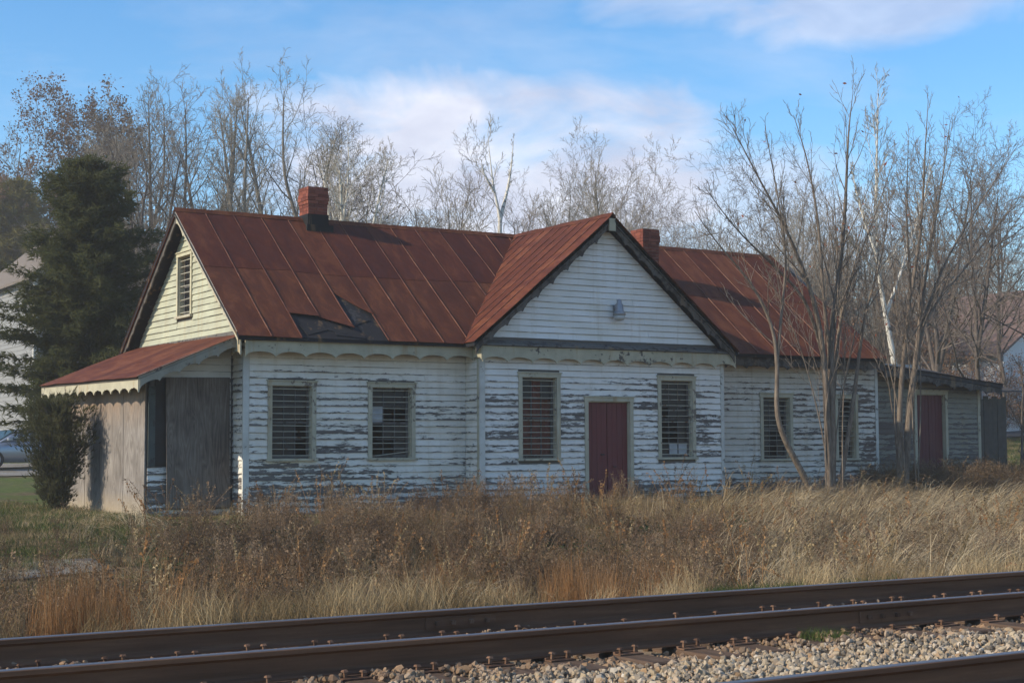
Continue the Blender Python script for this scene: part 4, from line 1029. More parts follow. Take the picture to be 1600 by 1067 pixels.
M_twigd = bark('dark_twigs', (.085, .066, .052), (.135, .107, .086), (.20, .16, .13))
M_oakl = plant_mat('brown_oak_leaf', [(.2, (.14, .082, .05)), (.5, (.21, .125, .075)), (.8, (.29, .18, .11))], .45)
M_rusl = plant_mat('russet_leaf', [(.2, (.13, .065, .035)), (.5, (.21, .11, .06)), (.8, (.29, .17, .10))], .3)
def norm(v): return v / (np.linalg.norm(v) + 1e-9)
def grow(stems, seed, cfg, leaves=0, leaf=.05):
    """stems: list of (points, r0, r1, from_t). Returns (trunk mesh data, crown mesh data, leaf mesh data)."""
    s = np.random.default_rng(seed); tr = NM(); cr = NM(); tips = []
    nl = len(cfg['n'])
    def branch(p, d, L, r, lev):
        k = (7, 5, 4, 3)[lev]; P = [p]; st = L / (k - 1)
        for i in range(k - 1):
            d = norm(d + s.normal(0, cfg['wob'], 3) + np.array([0, 0, cfg['up'][lev]])); p = p + d * st; P.append(p)
        P = np.array(P); rr = np.linspace(r, max(r * .28, cfg['rmin']), k); V, Q = tube_np(P, rr, (5, 4, 3, 3)[lev]); (tr if lev == 0 else cr).add(V, Q)
        tips.append(P[-1])
        if lev + 1 < nl:
            kids(P, rr, L, lev + 1)
    def kids(P, rr, L, lev, t0=None):
        n = cfg['n'][lev]; n = max(1, int(round(n * s.uniform(.75, 1.25))))
        ts = np.linspace(cfg['t0'][lev] if t0 is None else t0, .98, n) + s.normal(0, .03, n); az0 = s.uniform(0, 6.28)
        for i, t in enumerate(np.clip(ts, .02, 1)):
            f = t * (len(P) - 1); j = min(int(f), len(P) - 2); q = P[j] + (P[j + 1] - P[j]) * (f - j); dd = norm(P[j + 1] - P[j]); rad = rr[j] + (rr[j + 1] - rr[j]) * (f - j)
            u = norm(np.cross(dd, [.3, .8, .1])); v = np.cross(dd, u); az = az0 + i * 2.4 + s.normal(0, .4); an = math.radians(cfg['ang'][lev] + s.normal(0, 8))
            nd = dd * math.cos(an) + (u * math.cos(az) + v * math.sin(az)) * math.sin(an)
            branch(q, nd, L * cfg['lr'][lev] * (1.12 - cfg['tap'][lev] * t) * s.uniform(.7, 1.2), max(rad * cfg['rr'][lev], cfg['rmin']), lev)
    for (P, r0, r1, t0) in stems:
        P = np.array(P, float); L = np.linalg.norm(np.diff(P, axis=0), axis=1).sum()
        # resample smoothly
        tt = np.linspace(0, len(P) - 1, 3 * len(P)); Pi = np.stack([np.interp(tt, np.arange(len(P)), P[:, i]) for i in range(3)], 1)
        for _ in range(2): Pi[1:-1] = (Pi[:-2] + 2 * Pi[1:-1] + Pi[2:]) / 4
        rr = r1 + (r0 - r1) * (1 - np.linspace(0, 1, len(Pi))) ** cfg.get('pw', 1.0)
        V, Q = tube_np(Pi, rr, 8); tr.add(V, Q); kids(Pi, rr, L, 0, t0)
    lf = None
    if leaves:
        tp = np.array(tips); c = tp[s.integers(0, len(tp), leaves)] + s.normal(0, .16, (leaves, 3)); u = s.normal(0, 1, (leaves, 3)); u /= np.linalg.norm(u, axis=1)[:, None]
        v = np.cross(u, s.normal(0, 1, (leaves, 3))); v /= np.linalg.norm(v, axis=1)[:, None]; z = leaf * s.uniform(.6, 1.3, leaves)[:, None]; lf = NM()
        lf.add(np.stack([c - u * z, c + v * z * .5, c + u * z, c - v * z * .5], 1).reshape(-1, 3), np.arange(4 * leaves).reshape(-1, 4))
    return tr, cr, lf
C_tall = dict(n=[24, 6, 5, 3], t0=[.25, .2, .2, .2], ang=[38, 40, 40, 35], lr=[.30, .42, .42, .5], tap=[.75, .5, .5, .4], rr=[.45, .55, .6, .6], up=[.12, .09, .06, .04], wob=.11, rmin=.0065)
C_wide = dict(n=[16, 7, 6, 3], t0=[.28, .2, .2, .2], ang=[52, 45, 42, 38], lr=[.46, .42, .42, .5], tap=[.60, .5, .5, .4], rr=[.52, .55, .6, .6], up=[.10, .05, .03, .02], wob=.14, rmin=.0065)
C_brush = dict(n=[10, 7, 5], t0=[.2, .2, .2], ang=[34, 36, 36], lr=[.42, .45, .5], tap=[.5, .5, .4], rr=[.5, .55, .6], up=[.1, .06, .04], wob=.13, rmin=.0055)
C_feat = dict(n=[15, 5, 3], t0=[.3, .2, .2], ang=[25, 27, 29], lr=[.30, .38, .42], tap=[.88, .45, .4], rr=[.40, .5, .6], up=[.09, .07, .06], wob=.055, rmin=.0042)
C_sparse = dict(n=[7, 5, 3], t0=[.35, .3, .3], ang=[30, 34, 34], lr=[.32, .4, .45], tap=[.6, .5, .4], rr=[.42, .55, .6], up=[.12, .08, .05], wob=.10, rmin=.010)
def straight(h, seed, lean=.03, forks=0):
    s = np.random.default_rng(seed); P = [np.array([0, 0, -.3])]
    for i in range(8): P.append(np.array([s.normal(0, .012 * h) + lean * h * i / 8, s.normal(0, .012 * h), h * (i + 1) / 8 * .93]))
    st = [(P, h * .0115, .02, .28)]
    for f in range(forks):
        j = s.integers(2, 4); b = P[j]; a = s.uniform(0, 6.28); d = np.array([math.cos(a) * .25, math.sin(a) * .25, 1.0]); L = h * .93 - b[2]
        st.append(([b, b + d * L * .35, b + d * L * .65 + [0, 0, .1 * L], b + np.array([d[0] * .9, d[1] * .9, 1]) * L * s.uniform(.85, 1)], h * .0085, .018, .15))
    return st
def variant(name, stems, seed, cfg, mb_, mt_, leaves=0, leaf=.07, ml=None):
    tr, cr, lf = grow(stems, seed, cfg, leaves, leaf)
    return (tr.mesh('trunk', mb_, True), cr.mesh('crown', mt_), lf.mesh('leaves', ml) if lf else None)
TV = {
    'tall': variant('tall', straight(18, 1), 1, C_tall, M_bark, M_twig), 'tall2': variant('tall', straight(18, 2, -.02, 1), 2, C_tall, M_bark, M_twigp),
    'tall3': variant('tall', straight(18, 3, .05, 2), 3, C_tall, M_bark, M_twigp), 'wide': variant('wide', straight(16, 4, 0, 1), 4, C_wide, M_barkd, M_twigd),
    'wide2': variant('wide', straight(16, 5, .03, 2), 5, C_wide, M_barkd, M_twig), 'birch': variant('birch', straight(16, 6, .02, 3), 6, C_tall, M_birch, M_twigp),
    'oak': variant('oak', straight(16, 7, 0, 1), 7, dict(C_wide, n=[20, 8, 5, 3]), M_barkd, M_twig, 30000, .075, M_oakl),
    'brush': variant('brush', [([(0, 0, -.2), (.2 * math.cos(a), .2 * math.sin(a), 2), (.7 * math.cos(a), .7 * math.sin(a), 5.5 + (k % 3))], .07, .015, .2) for k, a in enumerate(np.arange(6) * 1.05)], 8, C_brush, M_barkd, M_twig),
    'brush2': variant('brush', [([(0, 0, -.2), (.3 * math.cos(a), .3 * math.sin(a), 2.4), (.5 * math.cos(a), .6 * math.sin(a), 6 + (k % 3) * .8)], .07, .015, .15) for k, a in enumerate(np.arange(5) * 1.3)], 9, C_brush, M_bark, M_twigp),
    'rusbrush': variant('brush', [([(0, 0, -.2), (.3 * math.cos(a), .3 * math.sin(a), 2), (1.1 * math.cos(a), 1.1 * math.sin(a), 5 + (k % 3))], .08, .015, .15) for k, a in enumerate(np.arange(5) * 1.3)], 10, C_brush, M_barkd, M_twig, 4200, .085, M_rusl),
}
def put_tree(kind, x, y, h, href, label, group='bare trees behind the house', rz=None, name='bare_tree', cat='tree'):
    e = empty(name, (x, y, float(H(x, y))), label, cat, group); s = h / href; e.scale = (s * random.uniform(.92, 1.08), s * random.uniform(.92, 1.08), s); e.rotation_euler.z = random.uniform(0, 6.28) if rz is None else rz
    for nm, me in zip(('trunk', 'crown', 'leaves'), TV[kind]):
        if me is not None:
            o = bpy.data.objects.new(nm, me); col.objects.link(o); o.parent = e
    return e
def base_z(x, y): return float(H(x, y))
BT = [  # kind, x, y, top z, label
    ('tall', 25.2, 100.0, 23.0, 'thin bare tree rising behind the yellow-green cedar'),
    ('oak', 28.6, 100.0, 24.4, 'oak still holding brown leaves behind the big evergreen'),
    ('oak', 24.6, 100.0, 19.0, 'lower brown-leaved oak at the far left edge'),
    ('tall2', 20.9, 66.3, 17.2, 'pale slender tree between the brown oak and the dark forked tree'),
    ('wide2', 21.2, 63.4, 16.0, 'dark forked tree left of the attic window'),
    ('tall3', 23.2, 68.0, 19.0, 'tall pale tree standing above the left roof peak'),
    ('tall', 24.4, 66.1, 18.4, 'tall bare tree just right of the left roof peak'),
    ('tall3', 26.2, 67.2, 19.2, 'tall many-branched pale tree left of the chimney'),
    ('tall2', 24.9, 61.1, 18.1, 'straight pale trunk midway between roof peak and left chimney'),
    ('tall3', 27.9, 63.9, 19.2, 'tallest pale bare tree, directly behind the left chimney'),
    ('wide', 30.1, 65.0, 16.0, 'dark spreading tree just right of the left chimney'),
    ('birch', 28.6, 58.9, 15.6, 'white-trunked birch clump right of the left chimney'),
    ('wide', 33.0, 66.3, 15.4, 'round dark-twigged tree at the right of the birch clump'),
    ('tall2', 40.0, 59.0, 14.6, 'small bare tree left of the front gable peak'),
    ('tall2', 41.0, 58.3, 15.8, 'taller bare tree just left of the front gable peak'),
    ('tall', 43.2, 59.4, 14.2, 'bare tree directly behind the front gable peak'),
    ('tall3', 57.3, 63.2, 16.5, 'faint far tree behind the multi-stemmed tree'),
    ('wide2', 52.3, 48.8, 15.2, 'dark spreading tree right of the white sycamore'),
    ('wide', 46.3, 41.0, 13.2, 'dense dark tree above the annex'),
    ('wide2', 42.6, 33.0, 11.8, 'heavy-limbed tree at the right edge'),
    ('wide', 58.0, 50.0, 13.5, 'grey tree behind the white cottage'),
]
for k, x, y, tz, lb in BT:
    href = 18 * 1.0 if k.startswith('tall') else 16.0
    put_tree(k, x, y, (tz - base_z(x, y)) * (.94 if 39 < x < 44 and y > 55 else .95), href, lb)
rb = random.Random(5)
for i in range(46):                                # thicket that closes the gaps between the trees
    u = i / 45; x = 29 + 31 * u + rb.uniform(-1.5, 1.5); y = 76 - 20 * u + rb.uniform(-6, 8); k = rb.choice(('brush', 'brush2'))
    put_tree(k, x, y, rb.uniform(9.0, 12.0) * (1 if u < .5 else .86), 7.4, 'slender bare sapling in the thicket behind the house', 'thicket saplings behind the house', name='sapling')
for i in range(16):
    x = 44 + 2.2 * i + rb.uniform(-1, 1); y = 62 - .9 * min(i, 6) + (12 if i > 6 else 0) + rb.uniform(-3, 3)
    put_tree(rb.choice(('rusbrush', 'brush')), x, y, rb.uniform(6, 9.5), 7.0, 'russet-leaved sapling in the thicket beyond the annex', 'russet saplings beyond the annex', name='sapling')
for (x, y, h) in [(58.5, 50.5, 3.6), (60.5, 50.8, 3.0), (62.5, 51.6, 3.4), (57.0, 52.0, 4.0), (64.5, 52.6, 3.0), (55.0, 50.5, 3.0)]:
    put_tree('rusbrush', x, y, h, 7.0, 'low russet bush before the white cottage', 'russet bushes before the cottage', name='russet_bush', cat='bush')
# far woods that read as one mass
n = 260; th = np.radians(rg.uniform(-8, 72, n)); dist = rg.uniform(95, 150, n); wx = dist * np.sin(th); wy = dist * np.cos(th)
fw_k = []
for k in ('brush', 'tall', 'wide'):
    fw_k.append(TV[k][1])
scatter('far_woods', fw_k, np.stack([wx, wy, H(wx, wy)], 1), rg.uniform(0, 6.28, n), np.zeros(n), np.zeros(n), np.where(rg.random(n) < .5, rg.uniform(.5, .7, n), rg.uniform(.8, 1.2, n)), rg.integers(0, 3, n))

# trees standing against the right wing, and the white trunk behind
A = [[(23.74,25.2,-.1),(23.82,25.2,1.9),(23.8,25.2,3.15),(23.94,25.2,4.27),(24.2,25.2,5.41),(24.37,25.2,6.84),(24.46,25.2,8.13),(24.62,25.2,9.01)],[(23.71,25.2,0.04),(23.61,25.14,3.0),(23.3,25.07,4.23),(22.89,25.01,5.03),(22.32,24.95,5.95),(21.49,24.88,6.96),(20.85,24.82,7.83)],[(23.85,25.2,2.04),(24.13,25.27,4.0),(24.71,25.34,5.17),(25.51,25.42,6.53),(26.22,25.49,7.92)],[(23.8,25.2,3.15),(23.63,25.22,4.67),(23.59,25.24,6.07),(23.31,25.26,7.46),(22.94,25.28,8.41)],[(23.93,25.2,0.0),(24.4,25.1,2.32),(24.53,25.01,3.58),(24.69,24.91,4.42),(25.06,24.81,5.42),(25.2,24.71,6.84)],[(23.66,25.2,3.0),(23.17,25.18,4.37),(22.31,25.17,5.01),(21.17,25.15,5.75),(20.32,25.14,6.62)]]
B = [[(23.2,25.0,0.0),(22.61,25.0,.9),(22.21,25.0,1.48),(22.05,25.0,2.01),(22.12,25.0,2.82),(22.05,25.0,3.63),(21.71,25.0,4.29),(21.28,25.0,4.8),(20.53,25.0,5.42),(19.95,25.0,6.05)],[(22.1,25.0,2.96),(22.2,24.92,4.17),(22.29,24.84,5.25),(21.98,24.76,6.57),(21.59,24.67,7.88)]]
Cc = [[(26.55,25.8,-.1),(26.77,25.8,2.08),(27.06,25.8,3.26),(27.26,25.8,4.46),(27.51,25.8,5.67),(27.99,25.8,7.22),(28.37,25.8,8.95)],[(26.47,25.8,-.1),(26.35,25.71,1.92),(26.46,25.61,3.38),(26.67,25.52,4.85),(26.42,25.43,6.3),(26.48,25.34,8.22)],[(27.06,25.8,3.26),(27.34,25.77,4.31),(28.1,25.75,5.7),(29.2,25.72,7.0),(30.64,25.7,8.62)],[(27.16,25.8,3.86),(27.91,25.8,4.79),(28.58,25.81,5.28),(29.96,25.81,6.61),(30.92,25.82,7.47)],[(26.97,25.8,4.89),(27.31,25.78,6.41),(27.44,25.77,7.93),(27.58,25.75,9.31)]]
D = [[(37.96,37.0,0),(37.96,37.0,2.45),(37.77,37.0,4.13),(37.46,37.0,5.38),(37.13,37.0,7.05),(37.07,37.0,8.94),(37.18,37.0,10.65),(37.25,37.0,11.9),(37.3,37.0,13.0)],[(37.47,37.0,5.59),(38.3,37.06,7.12),(39.32,37.11,9.13),(39.89,37.17,10.71)],[(37.09,37.0,7.47),(36.52,37.11,8.92),(36.24,37.22,10.39)],[(37.13,37.0,6.84),(36.19,36.95,7.61),(35.31,36.9,8.38)]]
Lt = [[(41.52,68.0,1.4),(41.52,68.0,7.14),(41.55,68.0,12.07),(41.63,68.0,13.06),(41.18,68.0,14.68),(40.88,68.0,17.3)],[(41.59,68.0,12.9),(42.25,68.05,15.11),(42.52,68.09,17.32)],[(41.25,68.0,14.36),(40.58,67.95,15.28),(40.44,67.9,15.92)]]
def feature(stems, radii, seed, cfg, mb_, mt_, label, t0s, leaves=0, ml=None, name='bare_tree'):
    b = stems[0][0]; e = empty(name, b, label, 'tree'); st = []
    for P, r, t in zip(stems, radii, t0s): st.append(([np.array(p) - np.array(b) for p in P], r, .006, t))
    tr, cr, lf = grow(st, seed, cfg, leaves, .045)
    for nm, g_, mt in (('trunk', tr, mb_), ('crown', cr, mt_), ('leaves', lf, ml)):
        if g_: link(nm, g_.mesh(nm, mt, nm == 'trunk'), e)
    return e
ra_ = random.Random(9)
def whips(bx, by, n, spread, zlo, zhi):
    out = []
    for i in range(n):
        a = bx + ra_.uniform(-.25, .25); b = by + ra_.uniform(-.2, .2); dx = ra_.uniform(-1, 1) * spread; dy = ra_.uniform(-.5, .3); h = ra_.uniform(zlo, zhi); k = ra_.uniform(-.15, .15)
        out.append([(a, b, -.05), (a + dx * .12 + k, b + dy * .1, h * .3), (a + dx * .38, b + dy * .4 + k, h * .6), (a + dx * .68, b + dy * .7, h * .82), (a + dx, b + dy, h)])
    return out
WA = whips(23.75, 25.2, 5, 2.2, 5.0, 8.2); WC = whips(26.55, 25.75, 5, 2.2, 5.0, 8.4)
feature(A + WA, [.10, .075, .045, .045, .055, .045] + [.018] * 5, 21, C_feat, M_barkf, M_twig, 'multi-stemmed bare tree hiding the narrow barred window', [.4, .45, .25, .25, .5, .25] + [.35] * 5, 60, M_redl)
feature(B, [.075, .035], 22, dict(C_feat, n=[10, 4, 3]), M_barkf, M_twig, 'crooked bare tree bowing across the barred right wing window', [.5, .25])
feature(Cc + WC, [.09, .08, .05, .045, .045] + [.018] * 5, 23, C_feat, M_barkf, M_twig, 'forked bare tree in front of the low annex door', [.4, .4, .2, .2, .2] + [.35] * 5, 30, M_redl)
feature(D, [.125, .07, .055, .055], 24, dict(C_feat, rmin=.0065, n=[26, 7, 4], lr=[.15, .42, .42], tap=[.72, .45, .4], ang=[30, 30, 30]), M_birch, M_twigp, 'white-barked sycamore rising behind the right roof end', [.45, .3, .3, .3], 40, M_oakl)
feature(Lt, [.22, .12, .08], 25, dict(C_sparse, lr=[.13, .4, .45]), M_birch, M_twigp, 'lone forked pale tree above the middle of the roof ridge', [.8, .4, .4])
sp = [[(31.75, 26.9, -.05), (31.9, 26.9, 1.2), (31.85, 26.85, 2.4), (32.15, 26.8, 3.6)], [(31.85, 26.9, .6), (32.15, 26.9, 1.8), (32.3, 26.9, 2.9)]]
feature(sp, [.045, .03], 26, C_sparse, M_barkd, M_twigd, 'thin dark sapling at the right corner of the annex', [.3, .3], name='sapling')

# evergreens
M_ever = plant_mat('evergreen_needles', [(.2, (.085, .090, .034)), (.5, (.155, .152, .060)), (.8, (.235, .22, .10))], .5)
M_everY = plant_mat('yellow_evergreen_needles', [(.2, (.055, .058, .014)), (.5, (.11, .10, .024)), (.8, (.19, .16, .04))], .3)
M_junip = plant_mat('juniper_needles', [(.2, (.07, .07, .032)), (.5, (.125, .12, .058)), (.8, (.19, .175, .09))], .45)
def conifer(h, rad, seed, nb, per, size, z0=.4, droop=-.15, power=.85, upright=0.0, wide=None, rv=(.55, 1.2)):
    s = np.random.default_rng(seed); tr = NM(); cr = NM(); V, Q = tube_np(np.array([[0, 0, -.2], [0.02 * h, 0, h * .4], [0, .01 * h, h * .97]]), np.array([h * .018, h * .012, .01]), 7); tr.add(V, Q)
    for i in range(nb):
        t = (i + s.random()) / nb; z = z0 + (h - z0) * t; R_ = rad * ((1 - t) ** power + .05) * s.uniform(*rv) * (wide(t) if wide else 1); a = i * 2.39996 + s.normal(0, .25)
        d = np.array([math.cos(a), math.sin(a), droop + .5 * t + upright]); n = 4; u = np.linspace(0, 1, n)[:, None]
        P = np.array([0, 0, z]) + d * R_ * u + np.array([0, 0, 1]) * (R_ * .12 * u ** 2); V, Q = tube_np(P, np.linspace(.02, .004, n), 3); tr.add(V, Q)
        k = max(6, int(per * (.3 + R_ / rad))); w = s.uniform(.12, 1.03, k); c = np.array([0, 0, z]) + d * R_ * w[:, None] + np.array([0, 0, 1]) * (R_ * .12 * w[:, None] ** 2)
        c = c + s.normal(0, .07 + .05 * rad / 3, (k, 3)) * np.array([1, 1, .55])
        for f in range(6):
            o = d * .9 + s.normal(0, .55, (k, 3)) + np.array([0, 0, upright * .9 - .05]); o /= np.linalg.norm(o, axis=1)[:, None]; L = size * s.uniform(.5, 1.2, k)[:, None]
            sd = np.cross(o, s.normal(0, 1, (k, 3))); sd /= np.linalg.norm(sd, axis=1)[:, None] + 1e-9
            cr.addt(np.stack([c - sd * L * .075, c + sd * L * .075, c + o * L], 1).reshape(-1, 3), np.arange(3 * k).reshape(-1, 3))
    return tr, cr
def evergreen(x, y, h, rad, seed, nb, per, size, mat, label, name='evergreen_tree', cat='tree', **k):
    e = empty(name, (x, y, base_z(x, y)), label, cat); tr, cr = conifer(h, rad, seed, nb, per, size, **k)
    link('trunk', tr.mesh('trunk', M_barkd, True), e); link('crown', cr.mesh('crown', mat), e); return e
evergreen(12.4, 41.5, 8.9, 2.35, 31, 330, 95, .21, M_ever, 'large dark evergreen tree behind the lean-to', z0=1.8, power=.48, droop=-.22, rv=(.35, 1.3))
evergreen(24.3, 96.0, 15.6, 4.0, 32, 380, 56, .46, M_everY, 'yellow-green cedar at the upper left beyond the grey roof', z0=2, power=.6)
evergreen(8.72, 31.0, 1.98, .64, 33, 120, 50, .12, M_junip, 'small bushy juniper in front of the plywood lean-to wall', 'juniper_bush', 'bush', z0=.04, power=.36, upright=.6, droop=.1, rv=(.3, 1.45), wide=lambda t: 1 - .62 * max(0, .38 - t) / .38)

# ------------------------------------------------------------------ neighbours
M_vinyl = simple('grey_vinyl_siding', (.25, .25, .245), .6, .3, 0, .12, 3); M_shing = simple('brown_grey_shingles', (.17, .145, .125), .95, .1, 0, .3, 6)
nh = empty('neighbour_house', (24, 79, base_z(24, 79)), 'grey sided two-storey house behind the evergreens', 'house')
nx0, nx1, ny0, ny1, nz0, nzt = 20.2, 27.6, 76.0, 88.0, 0.8, 9.7
mb = MB(); mb.box(nx0, nx1, ny0, ny1, nz0, nzt); xm = (nx0 + nx1) / 2
mb.add([(nx0, ny0, nzt), (nx1, ny0, nzt), (xm, ny0, nzt + 3.2), (nx0, ny0 + .2, nzt), (nx1, ny0 + .2, nzt), (xm, ny0 + .2, nzt + 3.2)], [(0, 1, 2), (5, 4, 3), (0, 3, 4, 1), (1, 4, 5, 2), (2, 5, 3, 0)])
wv = mb.build('wall', M_vinyl, nh)
for side in ('w', 's'):
    F = frame((nx0, 0, 0), (0, 1, 0), (-1, 0, 0)) if side == 'w' else frame((0, ny0, 0), (1, 0, 0), (0, -1, 0)); s0, s1 = (ny0, ny1) if side == 'w' else (nx0, nx1)
    z = nz0 + .3; mb = MB()
    while z < nzt - .2:
        mb.hexa([F(s0 + .1, .002, z), F(s1 - .1, .002, z), F(s1 - .1, .03, z), F(s0 + .1, .03, z), F(s0 + .1, .002, z + .22), F(s1 - .1, .002, z + .22), F(s1 - .1, .008, z + .22), F(s0 + .1, .008, z + .22)]); z += .222
    q = mb.build('siding', M_vinyl, wv); q['kind'] = 'stuff'
mb = MB(); mb.box(nx0 - .04, nx0 + .14, ny0 - .05, ny0 + .14, nz0, nzt); mb.build('corner_post', M_trimw, nh)
for sg in (-1, 1):
    mb = MB(); e = xm + sg * 4.1; zz = nzt + 3.3; mb.hexa([(xm, ny0 - .4, zz), (e, ny0 - .4, zz - 4.1 * .865), (e, ny1 + .4, zz - 4.1 * .865), (xm, ny1 + .4, zz), (xm, ny0 - .4, zz + .14), (e, ny0 - .4, zz + .14 - 4.1 * .865), (e, ny1 + .4, zz + .14 - 4.1 * .865), (xm, ny1 + .4, zz + .14)])
    mb.build('roof', M_shing, nh)

wh = empty('cottage', (66, 56, base_z(66, 56)), 'white cottage with a red roof half hidden by brush at the right edge', 'house')
M_white = simple('white_siding', (.72, .72, .72), .7, .2, 0, .08, 3); M_redroof = simple('red_roof', (.15, .10, .085), .8, .2, 0, .25, 5)
cx0, cx1, cy0, cy1, cz0, czt = 62.8, 73, 54.0, 63, 1.6, 6.1; xm = (cx0 + cx1) / 2
mb = MB(); mb.box(cx0, cx1, cy0, cy1, cz0, czt); mb.add([(cx0, cy0, czt), (cx1, cy0, czt), (xm, cy0, czt + 3.3), (cx0, cy0 + .2, czt), (cx1, cy0 + .2, czt), (xm, cy0 + .2, czt + 3.3)], [(0, 1, 2), (5, 4, 3), (0, 3, 4, 1), (1, 4, 5, 2), (2, 5, 3, 0)])
mb.build('wall', M_white, wh)
for sg in (-1, 1):
    mb = MB(); e = xm + sg * 5.6; zz = czt + 3.4; k = 5.6 * .66; mb.hexa([(xm, cy0 - .4, zz), (e, cy0 - .4, zz - k), (e, cy1 + .4, zz - k), (xm, cy1 + .4, zz), (xm, cy0 - .4, zz + .14), (e, cy0 - .4, zz + .14 - k), (e, cy1 + .4, zz + .14 - k), (xm, cy1 + .4, zz + .14)]); mb.build('roof', M_redroof, wh)
for s in (65, 68, 71):
    F = frame((0, cy0, 0), (1, 0, 0), (0, -1, 0)); mb = MB(); mb.fbox(F, s - .5, s + .5, .005, .04, 3.4, 5.0); wdw = mb.build('window', M_trimw, wh); mb = MB(); mb.fbox(F, s - .42, s + .42, .041, .045, 3.5, 4.9); mb.build('pane', M_glass, wdw)

# ------------------------------------------------------------------ parked car at the left edge
m = Mt('silver_paint', .3, .5); m.color((.33, .34, .36, 1)); m.b.inputs['Metallic'].default_value = .6; m.b.inputs['Coat Weight'].default_value = .6; M_silver = m.done()
m = Mt('car_glass', .08, .5); m.color((.03, .055, .05, 1)); M_cglass = m.done()
m = Mt('headlight_glass', .1, .6); m.color((.7, .7, .68, 1)); M_head = m.done()
M_tyre = simple('tyre_rubber', (.02, .02, .02), .9, .2); M_rim = simple('alloy_rim', (.35, .35, .36), .4, .5, .7, .1)
M_amber = simple('amber_lens', (.6, .22, .04), .3, .5, 0, .1)
cx, cy = 15.4, 60.0; car = empty('parked_car', (cx, cy, base_z(cx, cy) + .06), 'silver car parked on gravel beside the grey house, mostly behind the juniper', 'car'); car.rotation_euler.z = R(-165)
def cpart(mb, name, mat, parent=car, bevel=0, smooth=False):
    me_o = mb.build(name, mat, None, smooth, bevel); me_o.parent = parent; me_o.location = (0, 0, 0); return me_o
def loft(secs):                                    # cross sections along x: (x, half width low, half width high, z0, z1)
    mb = MB(); vs = []; fs = []
    for (x, wl_, wh_, z0, z1) in secs: vs += [(x, -wl_ * .93, z0), (x, -wl_, z0 + (z1 - z0) * .35), (x, -wl_ * .98, z0 + (z1 - z0) * .75), (x, -wh_, z1), (x, 0, z1 + .025), (x, wh_, z1), (x, wl_ * .98, z0 + (z1 - z0) * .75), (x, wl_, z0 + (z1 - z0) * .35), (x, wl_ * .93, z0)]
    n = 9
    for k in range(len(secs) - 1):
        for i in range(n): j = (i + 1) % n; fs.append((k * n + i, k * n + j, (k + 1) * n + j, (k + 1) * n + i))
    fs += [tuple(range(n)), tuple(range(len(vs) - n, len(vs)))]; mb.add(vs, fs); return mb
body = cpart(loft([(-2.3, .70, .62, .42, .72), (-2.2, .82, .74, .28, .86), (-1.6, .88, .80, .22, .96), (-.8, .89, .82, .2, .98), (.8, .89, .82, .2, .95), (1.5, .88, .78, .22, .90), (2.0, .84, .70, .26, .80), (2.25, .74, .60, .34, .66)]), 'body', M_silver, smooth=True)
cabin = cpart(loft([(-1.75, .74, .66, .96, 1.02), (-1.1, .76, .56, .95, 1.40), (-.3, .77, .58, .95, 1.46), (.4, .76, .56, .95, 1.40), (1.15, .72, .62, .92, .97)]), 'cabin', M_silver, smooth=True)
mb = MB(); mb.hexa([(.50, -.60, 1.36), (1.10, -.66, 1.0), (1.13, -.66, 1.02), (.53, -.60, 1.39), (.50, .60, 1.36), (1.10, .66, 1.0), (1.13, .66, 1.02), (.53, .60, 1.39)]); cpart(mb, 'windscreen', M_cglass)
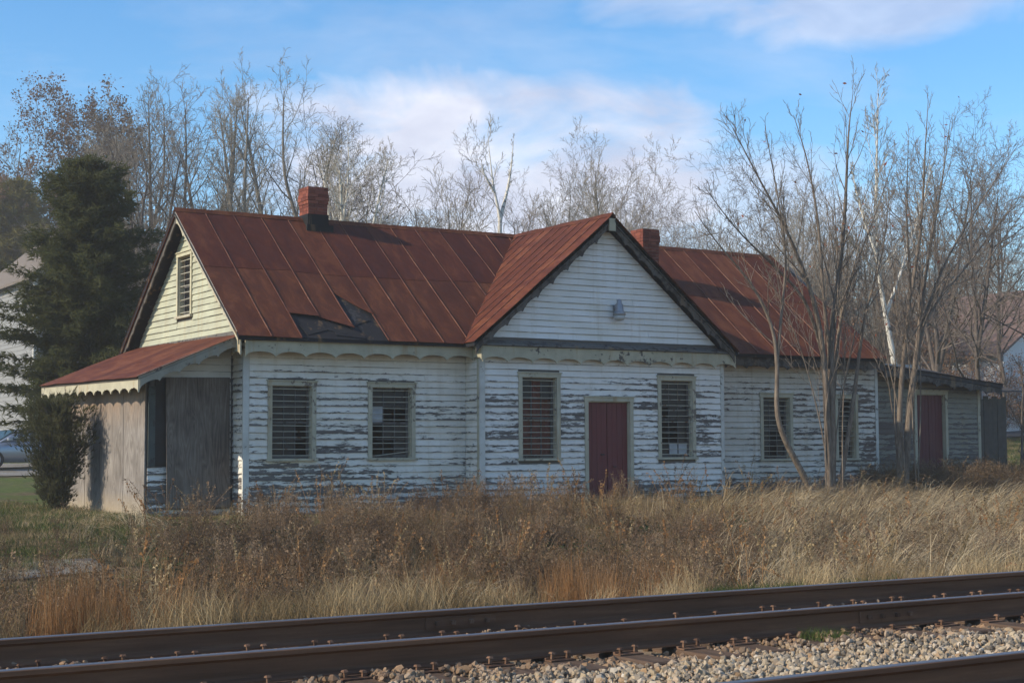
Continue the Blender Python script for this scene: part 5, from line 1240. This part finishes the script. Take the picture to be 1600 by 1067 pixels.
for sg in (-1, 1):
    mb = MB(); mb.hexa([(-1.2, sg * .765, 1.03), (.9, sg * .765, 1.02), (.9, sg * .785, 1.02), (-1.2, sg * .785, 1.03), (-.95, sg * .615, 1.34), (.35, sg * .61, 1.35), (.35, sg * .635, 1.35), (-.95, sg * .64, 1.34)]); cpart(mb, 'side_window', M_cglass)
    mb = MB(); mb.hexa([(1.95, sg * .50, .62), (2.20, sg * .50, .60), (2.06, sg * .80, .62), (1.80, sg * .86, .64), (1.95, sg * .48, .76), (2.16, sg * .48, .72), (2.02, sg * .76, .74), (1.80, sg * .82, .77)]); cpart(mb, 'headlight', M_head, bevel=.01)
    mb = MB(); mb.box(2.05, 2.22, sg * .62 - .09, sg * .62 + .09, .44, .50); cpart(mb, 'indicator', M_amber)
    mb = MB(); mb.box(.75, .93, sg * .93 - .08, sg * .93 + .06, 1.0, 1.12); cpart(mb, 'wing_mirror', M_silver, bevel=.02)
    for wxp in (-1.35, 1.35):
        mb = MB(); vs = []; N_ = 18
        prof = [(.20, -.09), (.29, -.10), (.32, -.07), (.32, .07), (.29, .10), (.20, .09)]; fs = []
        for r, o in prof:
            for i in range(N_): a = 2 * math.pi * i / N_; vs.append((wxp + r * math.cos(a), sg * .80 + o, .32 + r * math.sin(a)))
        for k in range(len(prof)):
            for i in range(N_): j = (i + 1) % N_; k2 = (k + 1) % len(prof); fs.append((k * N_ + i, k * N_ + j, k2 * N_ + j, k2 * N_ + i))
        mb.add(vs, fs); wl2 = cpart(mb, 'wheel', M_tyre)
        mb = MB(); vs = [(wxp + .205 * math.cos(2 * math.pi * i / N_), sg * .80 + o, .32 + .205 * math.sin(2 * math.pi * i / N_)) for o in (-.07, .07) for i in range(N_)]
        mb.add(vs, [tuple(range(N_)), tuple(range(N_, 2 * N_))] + [(i, (i + 1) % N_, N_ + (i + 1) % N_, N_ + i) for i in range(N_)]); r_ = cpart(mb, 'rim', M_rim, wl2)
mb = MB(); mb.box(2.16, 2.27, -.45, .45, .42, .58); cpart(mb, 'grille', M_tyre)

# ------------------------------------------------------------------ thin air volume added to lift dark shadows: one closed box round the whole place, the sky outside it
mb = MB(); mb.box(-1560, 1960, -660, 2460, float(Z.min()) - 1.2, 27.0)
hm = bpy.data.materials.new('shadow_fill_haze'); hm.use_nodes = True; ht = hm.node_tree; ht.nodes.clear()
pv = ht.nodes.new('ShaderNodeVolumePrincipled'); pv.inputs['Color'].default_value = (.98, .94, .87, 1); pv.inputs['Density'].default_value = .0011; pv.inputs['Anisotropy'].default_value = .2
ho = ht.nodes.new('ShaderNodeOutputMaterial'); ht.links.new(pv.outputs[0], ho.inputs['Volume'])
tag(mb.build('shadow_fill_haze', hm), kind='stuff')
